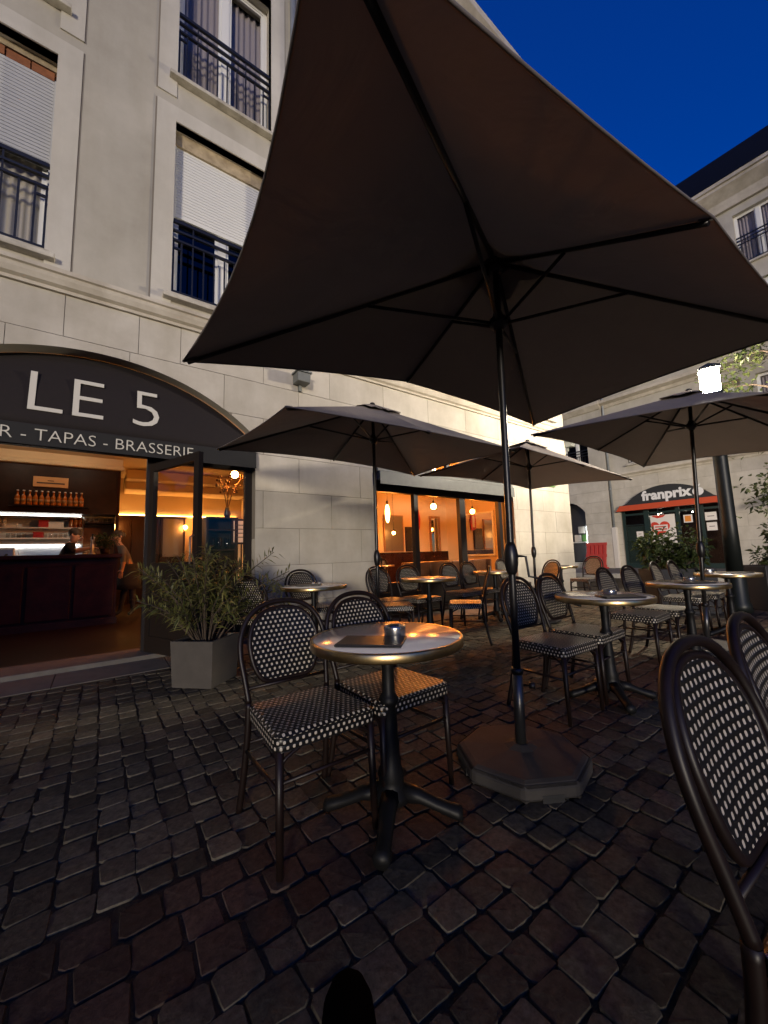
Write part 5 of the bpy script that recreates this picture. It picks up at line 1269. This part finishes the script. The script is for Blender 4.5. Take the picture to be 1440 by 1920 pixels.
for s, q in (('L', -1), ('R', 1)):
    J['sh'+s] = (loc_((.34, 9.0+q*.15, 1.38)), .048); J['el'+s] = (loc_((.36, 9.0+q*.20-.04, 1.14)), .038); J['wrist'+s] = (loc_((.34, 9.0+q*.12-.16, 1.00)), .026)
    J['hip'+s] = (loc_((.47, 9.0+q*.08, .92)), .10); J['kn'+s] = (loc_((.46-.06*q, 9.0+q*.09, .58)), .06); J['an'+s] = (loc_((.44-.10*q, 9.0+q*.09, .18)), .038); J['toe'+s] = (loc_((.36-.10*q, 8.93+q*.09, .135)), .03)
    E += [('chest', 'sh'+s), ('sh'+s, 'el'+s), ('el'+s, 'wrist'+s), ('pelvis', 'hip'+s), ('hip'+s, 'kn'+s), ('kn'+s, 'an'+s), ('an'+s, 'toe'+s)]
    hand(J, E, s, J['wrist'+s][0], (-.2, -.3, -.9))
def reg2(c):
    z = c.z + oz
    if z < .17: return 2
    if z < .60: return 2  # bare lower legs painted dark to look dim
    if z < 1.08 and c.y + oy > 8.80: return 2
    return 1 if 1.12 < z < 1.43 else 0
skin_body('body', J, E, wm, ('skin', 'cloth_grey', 'cloth_slate'), reg2, 'pelvis')
obj('skirt', MB().lathe([(.14, .98), (.17, .84), (.20, .62), (.205, .50), (.19, .50), (.15, .84)], 20), 'cloth_slate', wm, loc=(.02, 0, 0))
head_parts(wm, loc_((.24, 8.98, 1.60)), (-.8, -.5, -.1), 'hair', True)
# the crossed leg of the person taking the picture
lg = thing('person', 'black shoe of the seated person at the bottom edge', 'person', (.30, .48, 0))
ox, oy, oz = .30, .48, 0
mb = MB()
def leg_ring(c, d, w_, h, n=16):
    d = Vector(d).normalized(); s = d.cross(Vector((0, 0, 1))).normalized(); u = s.cross(d); c = Vector(c)
    return [c + s*w_*math.cos(2*math.pi*k/n) + u*h*math.sin(2*math.pi*k/n) for k in range(n)]
A0 = Vector((.285, .500, .27)); T0 = Vector((.430, .755, .275)); dd = (T0-A0).normalized()
rings = []
for t, w_, h in ((-.05, .034, .05), (.0, .038, .052), (.22, .041, .050), (.45, .046, .044), (.66, .050, .036), (.84, .045, .028), (.95, .030, .020), (1.0, .010, .008)): rings.append(leg_ring(A0.lerp(T0, t), dd, w_, h))
V = [loc_(v) for r_ in rings for v in r_]; n = 16
mb.add(V, [(i*n+j, i*n+(j+1) % n, (i+1)*n+(j+1) % n, (i+1)*n+j) for i in range(len(rings)-1) for j in range(n)] + [tuple(reversed(range(n))), tuple(range((len(rings)-1)*n, len(rings)*n))], True)
obj('shoe', mb, 'shoe', lg)
mb = MB(); rings = []
for t, w_, h in ((-.06, .036, .012), (.3, .042, .012), (.66, .054, .012), (.86, .048, .012), (.98, .026, .010)): rings.append(leg_ring(A0.lerp(T0, t) - Vector((0, 0, .046 - .018*max(0, t))), dd, w_, h))
V = [loc_(v) for r_ in rings for v in r_]
mb.add(V, [(i*n+j, i*n+(j+1) % n, (i+1)*n+(j+1) % n, (i+1)*n+j) for i in range(len(rings)-1) for j in range(n)] + [tuple(reversed(range(n))), tuple(range((len(rings)-1)*n, len(rings)*n))], True)
obj('sole', mb, 'planter_black', lg)
obj('trouser_leg', MB().tube([loc_((.315, .50, .30)), loc_((.28, .40, .36)), loc_((.20, .22, .47)), loc_((.12, .02, .56)), loc_((.02, -.35, .52))], [.046, .058, .072, .085, .09], 14), 'cloth_black', lg)
